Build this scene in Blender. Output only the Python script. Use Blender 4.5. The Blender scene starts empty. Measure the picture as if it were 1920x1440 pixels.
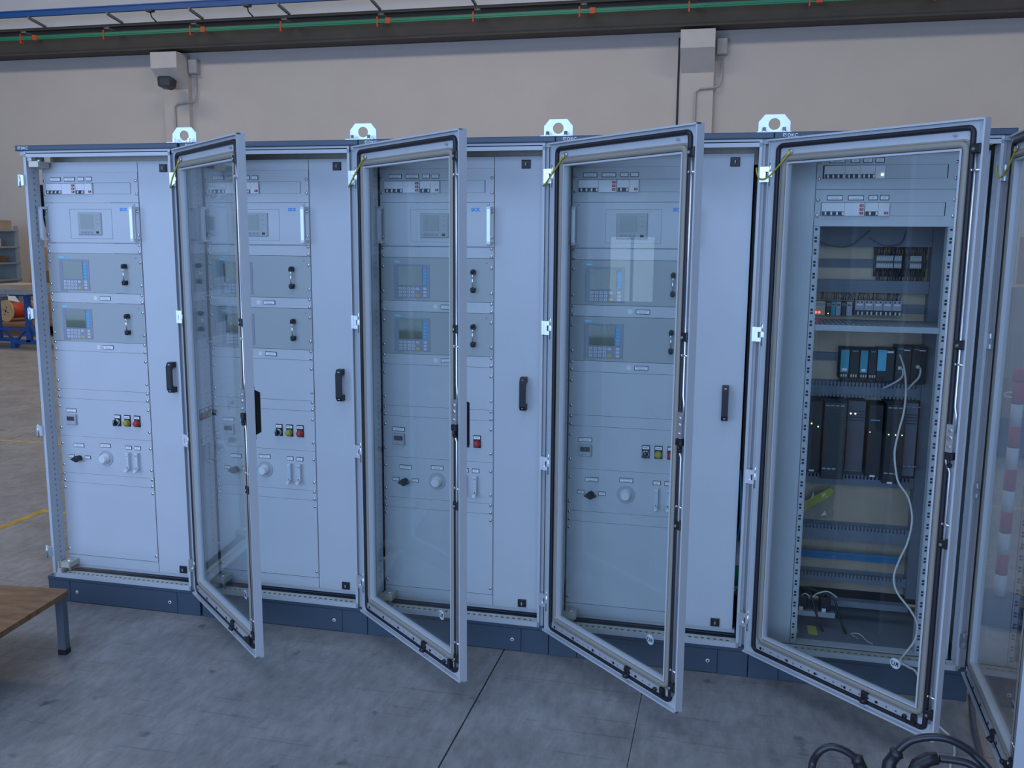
import bpy, math, random
from mathutils import Vector, Matrix
random.seed(7)
PI = math.pi
scene = bpy.context.scene
COL = scene.collection

# ------------------------------------------------------------------ camera
def cam_axes(yaw, pitch, roll):
    f = Vector((math.sin(yaw)*math.cos(pitch), math.cos(yaw)*math.cos(pitch), math.sin(pitch)))
    r = Vector((math.cos(yaw), -math.sin(yaw), 0)); u = r.cross(f)
    return r*math.cos(roll)+u*math.sin(roll), u*math.cos(roll)-r*math.sin(roll), f
r_, u_, f_ = cam_axes(-0.2310, -0.1569, 0.0076)
cd = bpy.data.cameras.new('camera'); cd.sensor_width = 36.0; cd.lens = 1732.68/1920*36
cd.clip_end = 100
cam = bpy.data.objects.new('camera', cd); COL.objects.link(cam)
m = Matrix((r_, u_, -f_)).transposed().to_4x4(); m.translation = Vector((3.0716, -3.5494, 1.7094))
cam.matrix_world = m
scene.camera = cam

# ------------------------------------------------------------------ world, lights, exposure
W = bpy.data.worlds.new('sky'); scene.world = W; W.use_nodes = True
bg = W.node_tree.nodes['Background']; bg.inputs['Color'].default_value = (0.45, 0.62, 1.0, 1); bg.inputs['Strength'].default_value = 0.6
def area(name, loc, rot, sx, sy, power, col):
    d = bpy.data.lights.new(name, 'AREA'); d.shape = 'RECTANGLE'; d.size = sx; d.size_y = sy
    d.energy = power; d.color = col
    o = bpy.data.objects.new(name, d); COL.objects.link(o); o.location = loc; o.rotation_euler = rot
    return o
# daylight through the wide hall door behind the camera, and the warm-white lamps under the roof at the back
area('daylight_door', (-1.5, -9.6, 3.1), (PI/2, 0, 0), 15.0, 5.6, 1420, (0.385, 0.58, 1.0))
area('roof_lamp_a', (-9.0, 7.2, 7.6), (0, 0, 0), 5.0, 1.2, 260, (1.0, 0.90, 0.80))
area('roof_lamp_b', (-1.0, 7.2, 7.6), (0, 0, 0), 5.0, 1.2, 260, (1.0, 0.90, 0.80))
area('roof_lamp_c', (7.0, 7.2, 7.6), (0, 0, 0), 5.0, 1.2, 200, (1.0, 0.90, 0.80))
area('added_floor_fill', (1.0, -3.5, 7.8), (0, 0, 0), 8.0, 3.0, 300, (0.50, 0.66, 1.0))  # added bluish overhead fill to brighten the front floor; the roof has no opening
scene.view_settings.view_transform = 'Standard'; scene.view_settings.look = 'None'
scene.view_settings.exposure = -0.48; scene.view_settings.gamma = 1.0; scene.view_settings.use_curve_mapping = False

# ------------------------------------------------------------------ materials
MATS = {}
def mat(name, col, rough=0.5, metal=0.0, bump=0.0, bscale=400, var=0.0, vscale=6, spec=0.5, emit=None, coat=0.0, alpha=None):
    M = bpy.data.materials.new(name); M.use_nodes = True; nt = M.node_tree; b = nt.nodes['Principled BSDF']
    b.inputs['Base Color'].default_value = (*col, 1); b.inputs['Roughness'].default_value = rough
    b.inputs['Metallic'].default_value = metal; b.inputs['Specular IOR Level'].default_value = spec
    b.inputs['Coat Weight'].default_value = coat
    tc = nt.nodes.new('ShaderNodeTexCoord')
    if var > 0:
        n = nt.nodes.new('ShaderNodeTexNoise'); n.inputs['Scale'].default_value = vscale; n.inputs['Detail'].default_value = 6
        nt.links.new(tc.outputs['Object'], n.inputs['Vector'])
        rp = nt.nodes.new('ShaderNodeValToRGB')
        rp.color_ramp.elements[0].position = 0.3; rp.color_ramp.elements[1].position = 0.7
        rp.color_ramp.elements[0].color = (*[c*(1-var) for c in col], 1); rp.color_ramp.elements[1].color = (*[min(1, c*(1+var)) for c in col], 1)
        nt.links.new(n.outputs['Fac'], rp.inputs['Fac']); nt.links.new(rp.outputs['Color'], b.inputs['Base Color'])
    if bump > 0:
        n2 = nt.nodes.new('ShaderNodeTexNoise'); n2.inputs['Scale'].default_value = bscale; n2.inputs['Detail'].default_value = 2
        nt.links.new(tc.outputs['Object'], n2.inputs['Vector'])
        bp = nt.nodes.new('ShaderNodeBump'); bp.inputs['Strength'].default_value = bump; bp.inputs['Distance'].default_value = 0.002
        nt.links.new(n2.outputs['Fac'], bp.inputs['Height']); nt.links.new(bp.outputs['Normal'], b.inputs['Normal'])
    if emit:
        b.inputs['Emission Color'].default_value = (*emit[0], 1); b.inputs['Emission Strength'].default_value = emit[1]
    MATS[name] = M
    return M
mat('paint', (0.51, 0.53, 0.545), 0.42, bump=0.08, bscale=500, var=0.02)
mat('panel', (0.52, 0.54, 0.555), 0.48, bump=0.10, bscale=600, var=0.02)
mat('analyzer_grey', (0.38, 0.405, 0.40), 0.5, bump=0.06, bscale=600)
mat('keypad_grey', (0.27, 0.29, 0.34), 0.5)
mat('plinth_blue', (0.055, 0.082, 0.115), 0.45, bump=0.1, bscale=500)
mat('zinc', (0.72, 0.74, 0.76), 0.32, 0.9, bump=0.05, bscale=200)
mat('bright_zinc', (0.80, 0.86, 0.92), 0.45, 0.55, var=0.05, vscale=30)
mat('galv', (0.62, 0.58, 0.48), 0.5, 0.25, var=0.06, vscale=25)
mat('plate_zinc', (0.50, 0.40, 0.29), 0.5, 0.35, var=0.08, vscale=8)
mat('chrome', (0.85, 0.85, 0.85), 0.15, 1.0)
mat('black', (0.012, 0.012, 0.014), 0.45)
mat('dark', (0.02, 0.022, 0.026), 0.6)
mat('rubber', (0.014, 0.013, 0.018), 0.55)
mat('beige_gasket', (0.29, 0.265, 0.215), 0.6)
mat('white_plastic', (0.72, 0.72, 0.72), 0.4)
mat('grey_plastic', (0.42, 0.43, 0.45), 0.5)
mat('duct_grey', (0.17, 0.20, 0.235), 0.5)
mat('teal', (0.03, 0.35, 0.42), 0.5)
mat('cyan_key', (0.10, 0.42, 0.66), 0.45)
mat('cyan_tag', (0.10, 0.50, 0.66), 0.45)
mat('sick_blue', (0.02, 0.28, 0.80), 0.45)
mat('key', (0.60, 0.62, 0.64), 0.5)
mat('key_print', (0.10, 0.11, 0.12), 0.6)
mat('yellow', (0.75, 0.55, 0.03), 0.5)
mat('red', (0.45, 0.035, 0.03), 0.4)
mat('olive', (0.38, 0.33, 0.03), 0.3)
mat('label_white', (0.88, 0.88, 0.88), 0.5)
mat('label_edge', (0.03, 0.035, 0.045), 0.5)
mat('print', (0.24, 0.24, 0.26), 0.6)
mat('white_print', (0.8, 0.82, 0.85), 0.6)
mat('lcd_green', (0.055, 0.085, 0.032), 0.16, coat=1.0)
mat('lcd_grey', (0.16, 0.18, 0.155), 0.2, coat=0.6)
mat('lcd_off', (0.05, 0.05, 0.05), 0.25)
mat('aluminium', (0.72, 0.73, 0.75), 0.35, 0.6)
mat('clear_acrylic', (0.62, 0.66, 0.70), 0.1)
mat('blue_film', (0.03, 0.17, 0.32), 0.3)
mat('copper', (0.5, 0.33, 0.14), 0.4, 0.6)
mat('wire_grey', (0.10, 0.10, 0.12), 0.6)
mat('cable_white', (0.66, 0.64, 0.60), 0.5)
mat('cable_black', (0.018, 0.018, 0.024), 0.35)
mat('led_green', (0.1, 0.8, 0.2), 0.4, emit=((0.35, 1.0, 0.25), 6))
mat('led_amber', (0.9, 0.5, 0.1), 0.4, emit=((1.0, 0.6, 0.15), 6))
mat('led_red', (0.9, 0.1, 0.1), 0.4, emit=((1.0, 0.10, 0.06), 4))
mat('led_white', (0.9, 0.9, 0.9), 0.4, emit=((1.0, 0.95, 0.95), 5))
mat('cardboard', (0.36, 0.22, 0.12), 0.8, var=0.12, vscale=5)
mat('cardboard_light', (0.45, 0.34, 0.23), 0.8, var=0.10, vscale=5)
mat('brown_box', (0.22, 0.12, 0.06), 0.8, var=0.1)
mat('white_box', (0.6, 0.58, 0.55), 0.7)
mat('shelf_metal', (0.36, 0.40, 0.42), 0.5, 0.3)
mat('trestle_blue', (0.012, 0.085, 0.30), 0.4)
mat('spool_wood', (0.55, 0.38, 0.20), 0.7, var=0.12, vscale=12)
mat('cable_red', (0.55, 0.06, 0.015), 0.5)
mat('paper', (0.75, 0.74, 0.72), 0.7)
mat('conduit', (0.45, 0.44, 0.43), 0.5)
mat('corbel_white', (0.62, 0.60, 0.57), 0.8, var=0.03)
mat('beam', (0.085, 0.078, 0.066), 0.8, var=0.08, vscale=3)
mat('green_bar', (0.02, 0.25, 0.13), 0.45)
mat('orange', (0.60, 0.08, 0.02), 0.5)
mat('rail_blue', (0.015, 0.11, 0.36), 0.45)
mat('bracket_grey', (0.25, 0.26, 0.27), 0.5, 0.5)
mat('pole_red', (0.50, 0.05, 0.05), 0.5)
mat('base_blue', (0.03, 0.05, 0.10), 0.6)
mat('tape_yellow', (0.55, 0.33, 0.03), 0.7, var=0.25, vscale=14)
mat('lit_pane', (0.8,0.85,0.9), 0.4, emit=((0.75,0.85,1.0), 3.0))
mat('tape_faded', (0.42, 0.33, 0.17), 0.7, var=0.2, vscale=14)
mat('lamp_body', (0.5, 0.5, 0.5), 0.5)
mat('yellow_paper', (0.62, 0.60, 0.10), 0.7)
mat('leg_steel', (0.16, 0.19, 0.22), 0.45, 0.5)

def glass_mat(name, tint, ior=1.5, extra=0.0):
    M = bpy.data.materials.new(name); M.use_nodes = True; nt = M.node_tree; nt.nodes.clear()
    out = nt.nodes.new('ShaderNodeOutputMaterial'); mix = nt.nodes.new('ShaderNodeMixShader')
    tr = nt.nodes.new('ShaderNodeBsdfTransparent'); tr.inputs['Color'].default_value = (*tint, 1)
    gl = nt.nodes.new('ShaderNodeBsdfGlossy'); gl.inputs['Roughness'].default_value = 0.0
    fr = nt.nodes.new('ShaderNodeFresnel'); fr.inputs['IOR'].default_value = ior
    # a thin pane: the ray is not bent, so both faces reflect like air-to-glass
    ge = nt.nodes.new('ShaderNodeNewGeometry'); mr = nt.nodes.new('ShaderNodeMapRange')
    mr.inputs['To Min'].default_value = ior; mr.inputs['To Max'].default_value = 1/ior
    nt.links.new(ge.outputs['Backfacing'], mr.inputs['Value']); nt.links.new(mr.outputs['Result'], fr.inputs['IOR'])
    nt.links.new(fr.outputs['Fac'], mix.inputs['Fac']); nt.links.new(tr.outputs['BSDF'], mix.inputs[1]); nt.links.new(gl.outputs['BSDF'], mix.inputs[2])
    nt.links.new(mix.outputs['Shader'], out.inputs['Surface']); MATS[name] = M
glass_mat('glass', (0.915, 0.945, 0.945))
glass_mat('film', (0.86, 0.88, 0.9), 1.6)

def concrete_floor():
    M = bpy.data.materials.new('concrete'); M.use_nodes = True; nt = M.node_tree; b = nt.nodes['Principled BSDF']
    tc = nt.nodes.new('ShaderNodeTexCoord')
    def noise(scale, det=6, rough=0.6, stretch=None):
        n = nt.nodes.new('ShaderNodeTexNoise'); n.inputs['Scale'].default_value = scale; n.inputs['Detail'].default_value = det; n.inputs['Roughness'].default_value = rough
        if stretch:
            mp = nt.nodes.new('ShaderNodeMapping'); mp.inputs['Scale'].default_value = stretch; mp.inputs['Rotation'].default_value = (0, 0, 0.5)
            nt.links.new(tc.outputs['Object'], mp.inputs['Vector']); nt.links.new(mp.outputs['Vector'], n.inputs['Vector'])
        else: nt.links.new(tc.outputs['Object'], n.inputs['Vector'])
        return n
    def ramp(n, a, ca, c, cc):
        r = nt.nodes.new('ShaderNodeValToRGB'); r.color_ramp.elements[0].position = a; r.color_ramp.elements[1].position = c
        r.color_ramp.elements[0].color = (*ca, 1); r.color_ramp.elements[1].color = (*cc, 1)
        nt.links.new(n.outputs['Fac'], r.inputs['Fac']); return r
    base = ramp(noise(2.2, 9, 0.65), 0.32, (0.235, 0.22, 0.203), 0.70, (0.375, 0.352, 0.325))
    fine = ramp(noise(26, 8, 0.7, (1, 0.35, 1)), 0.36, (0.78, 0.77, 0.76), 0.62, (1.05, 1.05, 1.05))
    spots = ramp(noise(5.5, 3, 0.5), 0.27, (0.45, 0.42, 0.42), 0.33, (1, 1, 1))
    scr = ramp(noise(9, 2, 0.4, (0.25, 7.0, 1)), 0.30, (0.80, 0.79, 0.78), 0.36, (1, 1, 1))
    last = base.outputs['Color']
    for r in (fine, spots, scr):
        mx = nt.nodes.new('ShaderNodeMix'); mx.data_type = 'RGBA'; mx.blend_type = 'MULTIPLY'; mx.inputs[0].default_value = 1.0
        nt.links.new(last, mx.inputs[6]); nt.links.new(r.outputs['Color'], mx.inputs[7]); last = mx.outputs[2]
    nt.links.new(last, b.inputs['Base Color']); b.inputs['Roughness'].default_value = 0.55; b.inputs['Specular IOR Level'].default_value = 0.35
    MATS['concrete'] = M
concrete_floor()
def wood_mat():
    M = bpy.data.materials.new('table_wood'); M.use_nodes = True; nt = M.node_tree; b = nt.nodes['Principled BSDF']
    tc = nt.nodes.new('ShaderNodeTexCoord'); mp = nt.nodes.new('ShaderNodeMapping'); mp.inputs['Scale'].default_value = (1.2, 5, 1)
    n = nt.nodes.new('ShaderNodeTexNoise'); n.inputs['Scale'].default_value = 4; n.inputs['Detail'].default_value = 8; n.inputs['Roughness'].default_value = 0.65
    r = nt.nodes.new('ShaderNodeValToRGB'); r.color_ramp.elements[0].position = 0.3; r.color_ramp.elements[1].position = 0.72
    r.color_ramp.elements[0].color = (0.15, 0.065, 0.025, 1); r.color_ramp.elements[1].color = (0.37, 0.19, 0.08, 1)
    nt.links.new(tc.outputs['Object'], mp.inputs['Vector']); nt.links.new(mp.outputs['Vector'], n.inputs['Vector'])
    nt.links.new(n.outputs['Fac'], r.inputs['Fac']); nt.links.new(r.outputs['Color'], b.inputs['Base Color']); b.inputs['Roughness'].default_value = 0.6
    MATS['table_wood'] = M
wood_mat()
mat('plaster', (0.62, 0.575, 0.53), 0.9, bump=0.05, bscale=60, var=0.03, vscale=1.2)
mat('wall_white', (0.80, 0.80, 0.78), 0.9, var=0.03, vscale=1.0)
mat('ceiling_grey', (0.5, 0.5, 0.5), 0.9)

# stripes for the grounding wire (green and yellow along its length)
def striped(name, c1, c2, scale):
    M = bpy.data.materials.new(name); M.use_nodes = True; nt = M.node_tree; b = nt.nodes['Principled BSDF']
    tc = nt.nodes.new('ShaderNodeTexCoord'); w = nt.nodes.new('ShaderNodeTexWave'); w.inputs['Scale'].default_value = scale; w.bands_direction = 'DIAGONAL'
    r = nt.nodes.new('ShaderNodeValToRGB'); r.color_ramp.interpolation = 'CONSTANT'; r.color_ramp.elements[1].position = 0.5
    r.color_ramp.elements[0].color = (*c1, 1); r.color_ramp.elements[1].color = (*c2, 1)
    nt.links.new(tc.outputs['Object'], w.inputs['Vector']); nt.links.new(w.outputs['Fac'], r.inputs['Fac']); nt.links.new(r.outputs['Color'], b.inputs['Base Color'])
    b.inputs['Roughness'].default_value = 0.4; MATS[name] = M
striped('ground_wire', (0.55, 0.42, 0.02), (0.30, 0.36, 0.04), 60)

# ------------------------------------------------------------------ mesh helpers
class MB:
    def __init__(s): s.v = []; s.f = []; s.mi = []; s.sm = []
    def face(s, idx, m=0, smooth=False): s.f.append(tuple(idx)); s.mi.append(m); s.sm.append(smooth)
    def box(s, x0, x1, y0, y1, z0, z1, m=0):
        n = len(s.v)
        s.v += [(x0,y0,z0),(x1,y0,z0),(x1,y1,z0),(x0,y1,z0),(x0,y0,z1),(x1,y0,z1),(x1,y1,z1),(x0,y1,z1)]
        for q in ((0,3,2,1),(4,5,6,7),(0,1,5,4),(1,2,6,5),(2,3,7,6),(3,0,4,7)): s.face([n+i for i in q], m)
        return s
    def cbox(s, x0, x1, y0, y1, z0, z1, c=0.002, m=0):
        # box with its front (-y) edges chamfered
        n = len(s.v)
        s.v += [(x0,y1,z0),(x1,y1,z0),(x1,y1,z1),(x0,y1,z1),(x0,y0+c,z0),(x1,y0+c,z0),(x1,y0+c,z1),(x0,y0+c,z1),
                (x0+c,y0,z0+c),(x1-c,y0,z0+c),(x1-c,y0,z1-c),(x0+c,y0,z1-c)]
        for q in ((0,3,2,1),(8,9,10,11),(0,1,5,4),(1,2,6,5),(2,3,7,6),(3,0,4,7),(4,5,9,8),(5,6,10,9),(6,7,11,10),(7,4,8,11)): s.face([n+i for i in q], m)
        return s
    def cyl(s, a, b, r, n=12, r2=None, m=0, smooth=True):
        a = Vector(a); b = Vector(b); r2 = r if r2 is None else r2
        d = (b-a).normalized(); t = Vector((0,0,1)) if abs(d.z) < 0.9 else Vector((1,0,0))
        e1 = d.cross(t).normalized(); e2 = d.cross(e1); k = len(s.v)
        for i in range(n):
            w = e1*math.cos(2*PI*i/n)+e2*math.sin(2*PI*i/n)
            s.v += [tuple(a+w*r), tuple(b+w*r2)]
        for i in range(n):
            j = (i+1) % n; s.face((k+2*i, k+2*i+1, k+2*j+1, k+2*j), m, smooth)
        s.face([k+2*i for i in range(n)], m); s.face([k+2*i+1 for i in reversed(range(n))], m)
        return s
    def lathe(s, prof, c=(0,0,0), n=16, m=0, axis='y'):
        # prof: list of (radius, along) going along -y (towards the viewer) or z
        k = len(s.v)
        for (r, h) in prof:
            for i in range(n):
                a = 2*PI*i/n
                s.v.append((c[0]+r*math.cos(a), c[1]-h, c[2]+r*math.sin(a)) if axis == 'y' else (c[0]+r*math.cos(a), c[1]+r*math.sin(a), c[2]+h))
        for p in range(len(prof)-1):
            for i in range(n):
                j = (i+1) % n; s.face((k+p*n+i, k+p*n+j, k+(p+1)*n+j, k+(p+1)*n+i), m, True)
        s.face([k+i for i in range(n)], m); s.face([k+(len(prof)-1)*n+i for i in range(n)], m)
        return s
    def prism(s, poly, a, b, axis='y', m=0):
        # poly in the plane across the axis: y -> (x,z), x -> (y,z), z -> (x,y)
        k = len(s.v); n = len(poly)
        for t in (a, b):
            for (p, q) in poly:
                s.v.append((p,t,q) if axis == 'y' else ((t,p,q) if axis == 'x' else (p,q,t)))
        for i in range(n):
            j = (i+1) % n; s.face((k+i, k+j, k+n+j, k+n+i), m)
        s.face(range(k, k+n), m); s.face(range(k+2*n-1, k+n-1, -1), m)
        return s
    def tube(s, pts, r, n=8, m=0, closed=False):
        P = [Vector(p) for p in pts]; k = len(s.v); N = len(P); up = None
        for i, p in enumerate(P):
            if closed: d = (P[(i+1) % N]-P[i-1]).normalized()
            else: d = (P[min(i+1,N-1)]-P[max(i-1,0)]).normalized()
            if up is None:
                t = Vector((0,0,1)) if abs(d.z) < 0.9 else Vector((1,0,0)); up = d.cross(t).normalized()
            else: up = (up-d*up.dot(d)).normalized()
            e2 = d.cross(up)
            rr = r[i] if isinstance(r, (list, tuple)) else r
            for j in range(n):
                a = 2*PI*j/n; s.v.append(tuple(p+(up*math.cos(a)+e2*math.sin(a))*rr))
        for i in range(N if closed else N-1):
            i2 = (i+1) % N
            for j in range(n):
                j2 = (j+1) % n; s.face((k+i*n+j, k+i*n+j2, k+i2*n+j2, k+i2*n+j), m, True)
        if not closed:
            s.face([k+j for j in range(n)], m); s.face([k+(N-1)*n+j for j in reversed(range(n))], m)
        return s
    def plate(s, x0, x1, z0, z1, y0, y1, holes, m=0, perm='xyz'):
        # rectangular plate with rectangular holes really cut through it
        # perm 'xyz': plate in x-z, thickness y;  'yxz': plate in y-z, thickness x;  'xzy': plate in x-y, thickness z
        e = 1e-7
        xs = sorted(set([x0,x1]+[h[0] for h in holes]+[h[1] for h in holes])); zs = sorted(set([z0,z1]+[h[2] for h in holes]+[h[3] for h in holes]))
        nx, nz = len(xs)-1, len(zs)-1
        solid = [[True]*nz for _ in range(nx)]
        for h in holes:
            for i in range(nx):
                if xs[i] >= h[0]-e and xs[i+1] <= h[1]+e:
                    for j in range(nz):
                        if zs[j] >= h[2]-e and zs[j+1] <= h[3]+e: solid[i][j] = False
        idx = {}
        def V(i, j, t):
            if (i,j,t) not in idx:
                idx[(i,j,t)] = len(s.v); a, b, c = xs[i], (y0, y1)[t], zs[j]
                s.v.append((a,b,c) if perm == 'xyz' else ((b,a,c) if perm == 'yxz' else (a,c,b)))
            return idx[(i,j,t)]
        for i in range(nx):
            for j in range(nz):
                if not solid[i][j]: continue
                s.face((V(i,j,0),V(i+1,j,0),V(i+1,j+1,0),V(i,j+1,0)), m); s.face((V(i,j,1),V(i,j+1,1),V(i+1,j+1,1),V(i+1,j,1)), m)
                if i == 0 or not solid[i-1][j]: s.face((V(i,j,0),V(i,j+1,0),V(i,j+1,1),V(i,j,1)), m)
                if i == nx-1 or not solid[i+1][j]: s.face((V(i+1,j,0),V(i+1,j,1),V(i+1,j+1,1),V(i+1,j+1,0)), m)
                if j == 0 or not solid[i][j-1]: s.face((V(i,j,0),V(i,j,1),V(i+1,j,1),V(i+1,j,0)), m)
                if j == nz-1 or not solid[i][j+1]: s.face((V(i,j+1,0),V(i+1,j+1,0),V(i+1,j+1,1),V(i,j+1,1)), m)
        return s
    def mesh(s, name, mats):
        me = bpy.data.meshes.new(name); me.from_pydata(s.v, [], s.f)
        for mm in ([mats] if isinstance(mats, str) else mats): me.materials.append(MATS[mm])
        me.polygons.foreach_set('material_index', s.mi); me.polygons.foreach_set('use_smooth', s.sm)
        me.update()
        import bmesh
        bm = bmesh.new(); bm.from_mesh(me); bmesh.ops.recalc_face_normals(bm, faces=bm.faces); bm.to_mesh(me); bm.free()
        return me
    def build(s, name, mats, parent=None, loc=(0,0,0), rot=(0,0,0)):
        return inst(name, s.mesh(name, mats), parent, loc, rot)
def inst(name, me, parent=None, loc=(0,0,0), rot=(0,0,0)):
    o = bpy.data.objects.new(name, me); COL.objects.link(o); o.location = loc; o.rotation_euler = rot
    if parent: o.parent = parent
    return o
def tag(o, label=None, cat=None, group=None, kind=None):
    if label: o['label'] = label
    if cat: o['category'] = cat
    if group: o['group'] = group
    if kind: o['kind'] = kind
    return o
def empty(name, loc=(0,0,0), rz=0.0):
    o = bpy.data.objects.new(name, None); COL.objects.link(o); o.location = loc; o.rotation_euler = (0,0,rz); o.empty_display_size = 0.1
    return o
def copy_tree(o, parent=None):
    kids = [c for c in ALLKIDS.get(o, o.children)]
    c = o.copy(); COL.objects.link(c)
    c.parent = parent
    for ch in kids: copy_tree(ch, c)
    return c
ALLKIDS = {}
TXT = {}
def text_mesh(txt, size, matn, depth=0.0004, bold=0.0, mirror=False, space=1.0):
    key = (txt, size, matn, mirror)
    if key in TXT: return TXT[key]
    cu = bpy.data.curves.new('lettering', 'FONT'); cu.body = txt; cu.size = size; cu.extrude = depth; cu.offset = bold; cu.align_x = 'LEFT'; cu.resolution_u = 2; cu.space_character = space
    o = bpy.data.objects.new('lettering', cu); COL.objects.link(o)
    me = bpy.data.meshes.new_from_object(o.evaluated_get(bpy.context.evaluated_depsgraph_get()))
    me.transform(Matrix.Rotation(PI/2, 4, 'X'))
    if mirror: me.transform(Matrix.Scale(-1, 4, (1,0,0)))
    me.materials.clear(); me.materials.append(MATS[matn]); me.name = 'lettering'
    bpy.data.objects.remove(o); bpy.data.curves.remove(cu)
    TXT[key] = me
    return me
def rrect(x0, x1, z0, z1, r, y, n=5):
    pts = []
    for cx, cz, a0 in ((x1-r,z1-r,0),(x0+r,z1-r,PI/2),(x0+r,z0+r,PI),(x1-r,z0+r,1.5*PI)):
        for i in range(n+1):
            a = a0+PI/2*i/n; pts.append((cx+r*math.cos(a), y, cz+r*math.sin(a)))
    return pts
def struct(o): o['kind'] = 'structure'; return o

# ================================================================== THE HALL
fl = struct(MB().box(-18,14,-10,12.9,-0.3,-0.03).build('floor', 'dark'))
xs = [-18,-12.79,-7.79,-2.79,2.21,2.808,7.21,14]; ys = [-10,-5.2,-1.6+6.0-5.9,4.6,9.4,12.9]
ys = [-10,-6.2,-2.3,1.62,6.5,12.9]
for i in range(len(xs)-1):
    for j in range(len(ys)-1):
        MB().box(xs[i]+(.0012 if xs[i] == 2.808 else .003), xs[i+1]-(.0012 if xs[i+1] == 2.808 else .003), ys[j]+.002, ys[j+1]-.002, -0.03, 0).build('slab', 'concrete', fl)
# yellow floor markings: taped lines around the assembly area
tp = MB().box(-1.08,-1.03,-6,1.24,0.0003,0.0012).box(-1.03,9,1.19,1.24,0.0003,0.0012).build('floor_marking', 'tape_yellow'); tag(tp, 'yellow taped line turning a corner on the floor beside the leftmost cabinet', 'floor marking', kind='structure')
tp = MB().box(-12,11,2.82,2.88,0.0003,0.0012).build('floor_marking', 'tape_faded'); tag(tp, 'faint straight yellow taped line across the floor behind the cabinets', 'floor marking', kind='structure')

WY = 12.5
struct(MB().box(-18,14,WY,WY+0.3,0,5.055).box(-18,14,WY+.1,WY+.3,5.055,8).build('wall_back', 'plaster'))
struct(MB().box(-18.3,-18,-10,12.9,0,8).build('wall_left', 'wall_white'))
gd = struct(MB().plate(.45,1.75,0,2.15,-17.995,-17.93,[(.55,1.06,.12,1.75),(1.14,1.65,.12,1.75)],perm='yxz').build('door_1','paint'))
for y in (.55,1.14): MB().box(-17.985,-17.975,y,y+.51,.12,1.75).build('pane','lit_pane',gd)
struct(MB().box(14,14.3,-10,12.9,0,8).build('wall_right', 'wall_white'))
# front wall: piers and lintel round the wide open hall door behind the camera
struct(MB().box(-18.3,-9.1,-10.3,-10,0,8).box(6.1,14.3,-10.3,-10,0,8).box(-9.1,6.1,-10.3,-10,6.0,8).build('wall_front', 'wall_white'))
struct(MB().box(-18.3,14.3,-10.3,12.9,8,8.2).build('ceiling', 'ceiling_grey'))
# white upper wall behind the crane beam
struct(MB().box(-18,14,WY-.05,WY+.1,5.535,8).build('trim_1', 'wall_white'))
# dark crane runway beam carried by the corbels: an I-section
bm_ = MB()
bm_.box(-18,14,WY-.30,WY-.22,5.09,5.49).box(-18,14,WY-.42,WY-.05,5.055,5.09).box(-18,14,WY-.42,WY-.05,5.49,5.535)
tag(bm_.build('crane_beam', 'beam'), 'dark grey-brown runway beam running along the top of the back wall', 'beam', kind='structure')
# columns with corbels
def column(x0, x1, label_extra, joint):
    c = struct(MB().box(x0,x1,WY-.12,WY,0,4.99).build('wall_column', 'plaster'))
    tag(c, 'pale concrete wall column '+label_extra, 'column')
    MB().prism([(WY-.12,4.385),(WY-.48,4.715),(WY-.48,4.995),(WY-.12,4.995)], x0-.01, x1+.01, 'x').build('corbel', 'corbel_white', c)
    if joint: MB().box(x0-.07,x0-.035,WY-.004,WY+.01,0,4.97).build('joint_strip', 'dark', c)
    return c
column(-7.40,-6.89, 'carrying the black camera under its corbel', False)
column(2.13,2.65, 'with a dark joint strip down its left side', True)
for k, (cx, lab) in enumerate(((-6.86, 'grey junction box beside the corbel above the leftmost cabinet'), (2.68, 'grey junction box beside the corbel with the dark joint'))):
    b = MB().cbox(cx,cx+.17,WY-.15,WY,4.66,4.92,.015).build('junction_box', 'conduit'); tag(b, lab, 'junction box', 'wall junction boxes')
    c = MB().tube([(cx+.09,WY-.06,4.62),(cx+.09,WY-.06,4.30),(cx+.06,WY-.08,4.17),(cx-.05,WY-.15,4.14),(cx-.24,WY-.15,4.13),(cx-.31,WY-.15,4.08),(cx-.31,WY-.15,3.9),(cx-.31,WY-.15,0.3)], .017, 8).build('conduit', 'conduit')
    tag(c, ['grey conduit running down the column with the black camera','grey conduit running down the column with the dark joint'][k], 'conduit', 'wall conduits')
cm = MB().prism([(-.13,4.33),(.02,4.30),(.09,4.34),(.12,4.47),(.08,4.505),(-.10,4.505),(-.135,4.47)], -.16, .16, 'y').build('security_camera', 'black', None, (-7.03,WY-.55,.03), (0,0,.3))
MB().box(-.09,.08,-.168,-.16,4.34,4.46).build('lens_window', 'lcd_off', cm); MB().cyl((0,.1,4.4),(0,.30,4.45),.025,10).build('mount_arm', 'conduit', cm)
tag(cm, 'small black camera mounted under the left white corbel', 'camera')
# green conductor bar with clips, blue rail with brackets
GY = WY-.72
gb = MB().box(-18,14,GY-.02,GY+.02,5.255,5.318).build('conductor_bar', 'green_bar')
tag(gb, 'long green crane conductor bar with orange clips in front of the beam', 'conductor bar')
lip = MB().box(-18,14,GY-.028,GY-.02,5.278,5.296).build('bar_lip', 'green_bar', gb)
for x in (-9.92,-8.16,-6.41,-4.67,-2.90,-1.23,.53,2.25,4.04,5.8):
    MB().box(x-.012,x+.012,GY-.03,GY+.03,5.20,5.36).build('hanger_clip', 'orange', gb)
    MB().box(x+.03,x+.10,GY-.01,GY+.30,5.375,5.40).cyl((x+.02,GY-.02,5.39),(x+.12,GY-.02,5.39),.016,8).build('hanger_arm', 'bracket_grey', gb)
for x in (-9.61,-6.16,-2.71,.74,4.18):
    MB().box(x-.045,x+.045,GY-.035,GY+.035,5.245,5.332).build('joint_cover', 'orange', gb)
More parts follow.
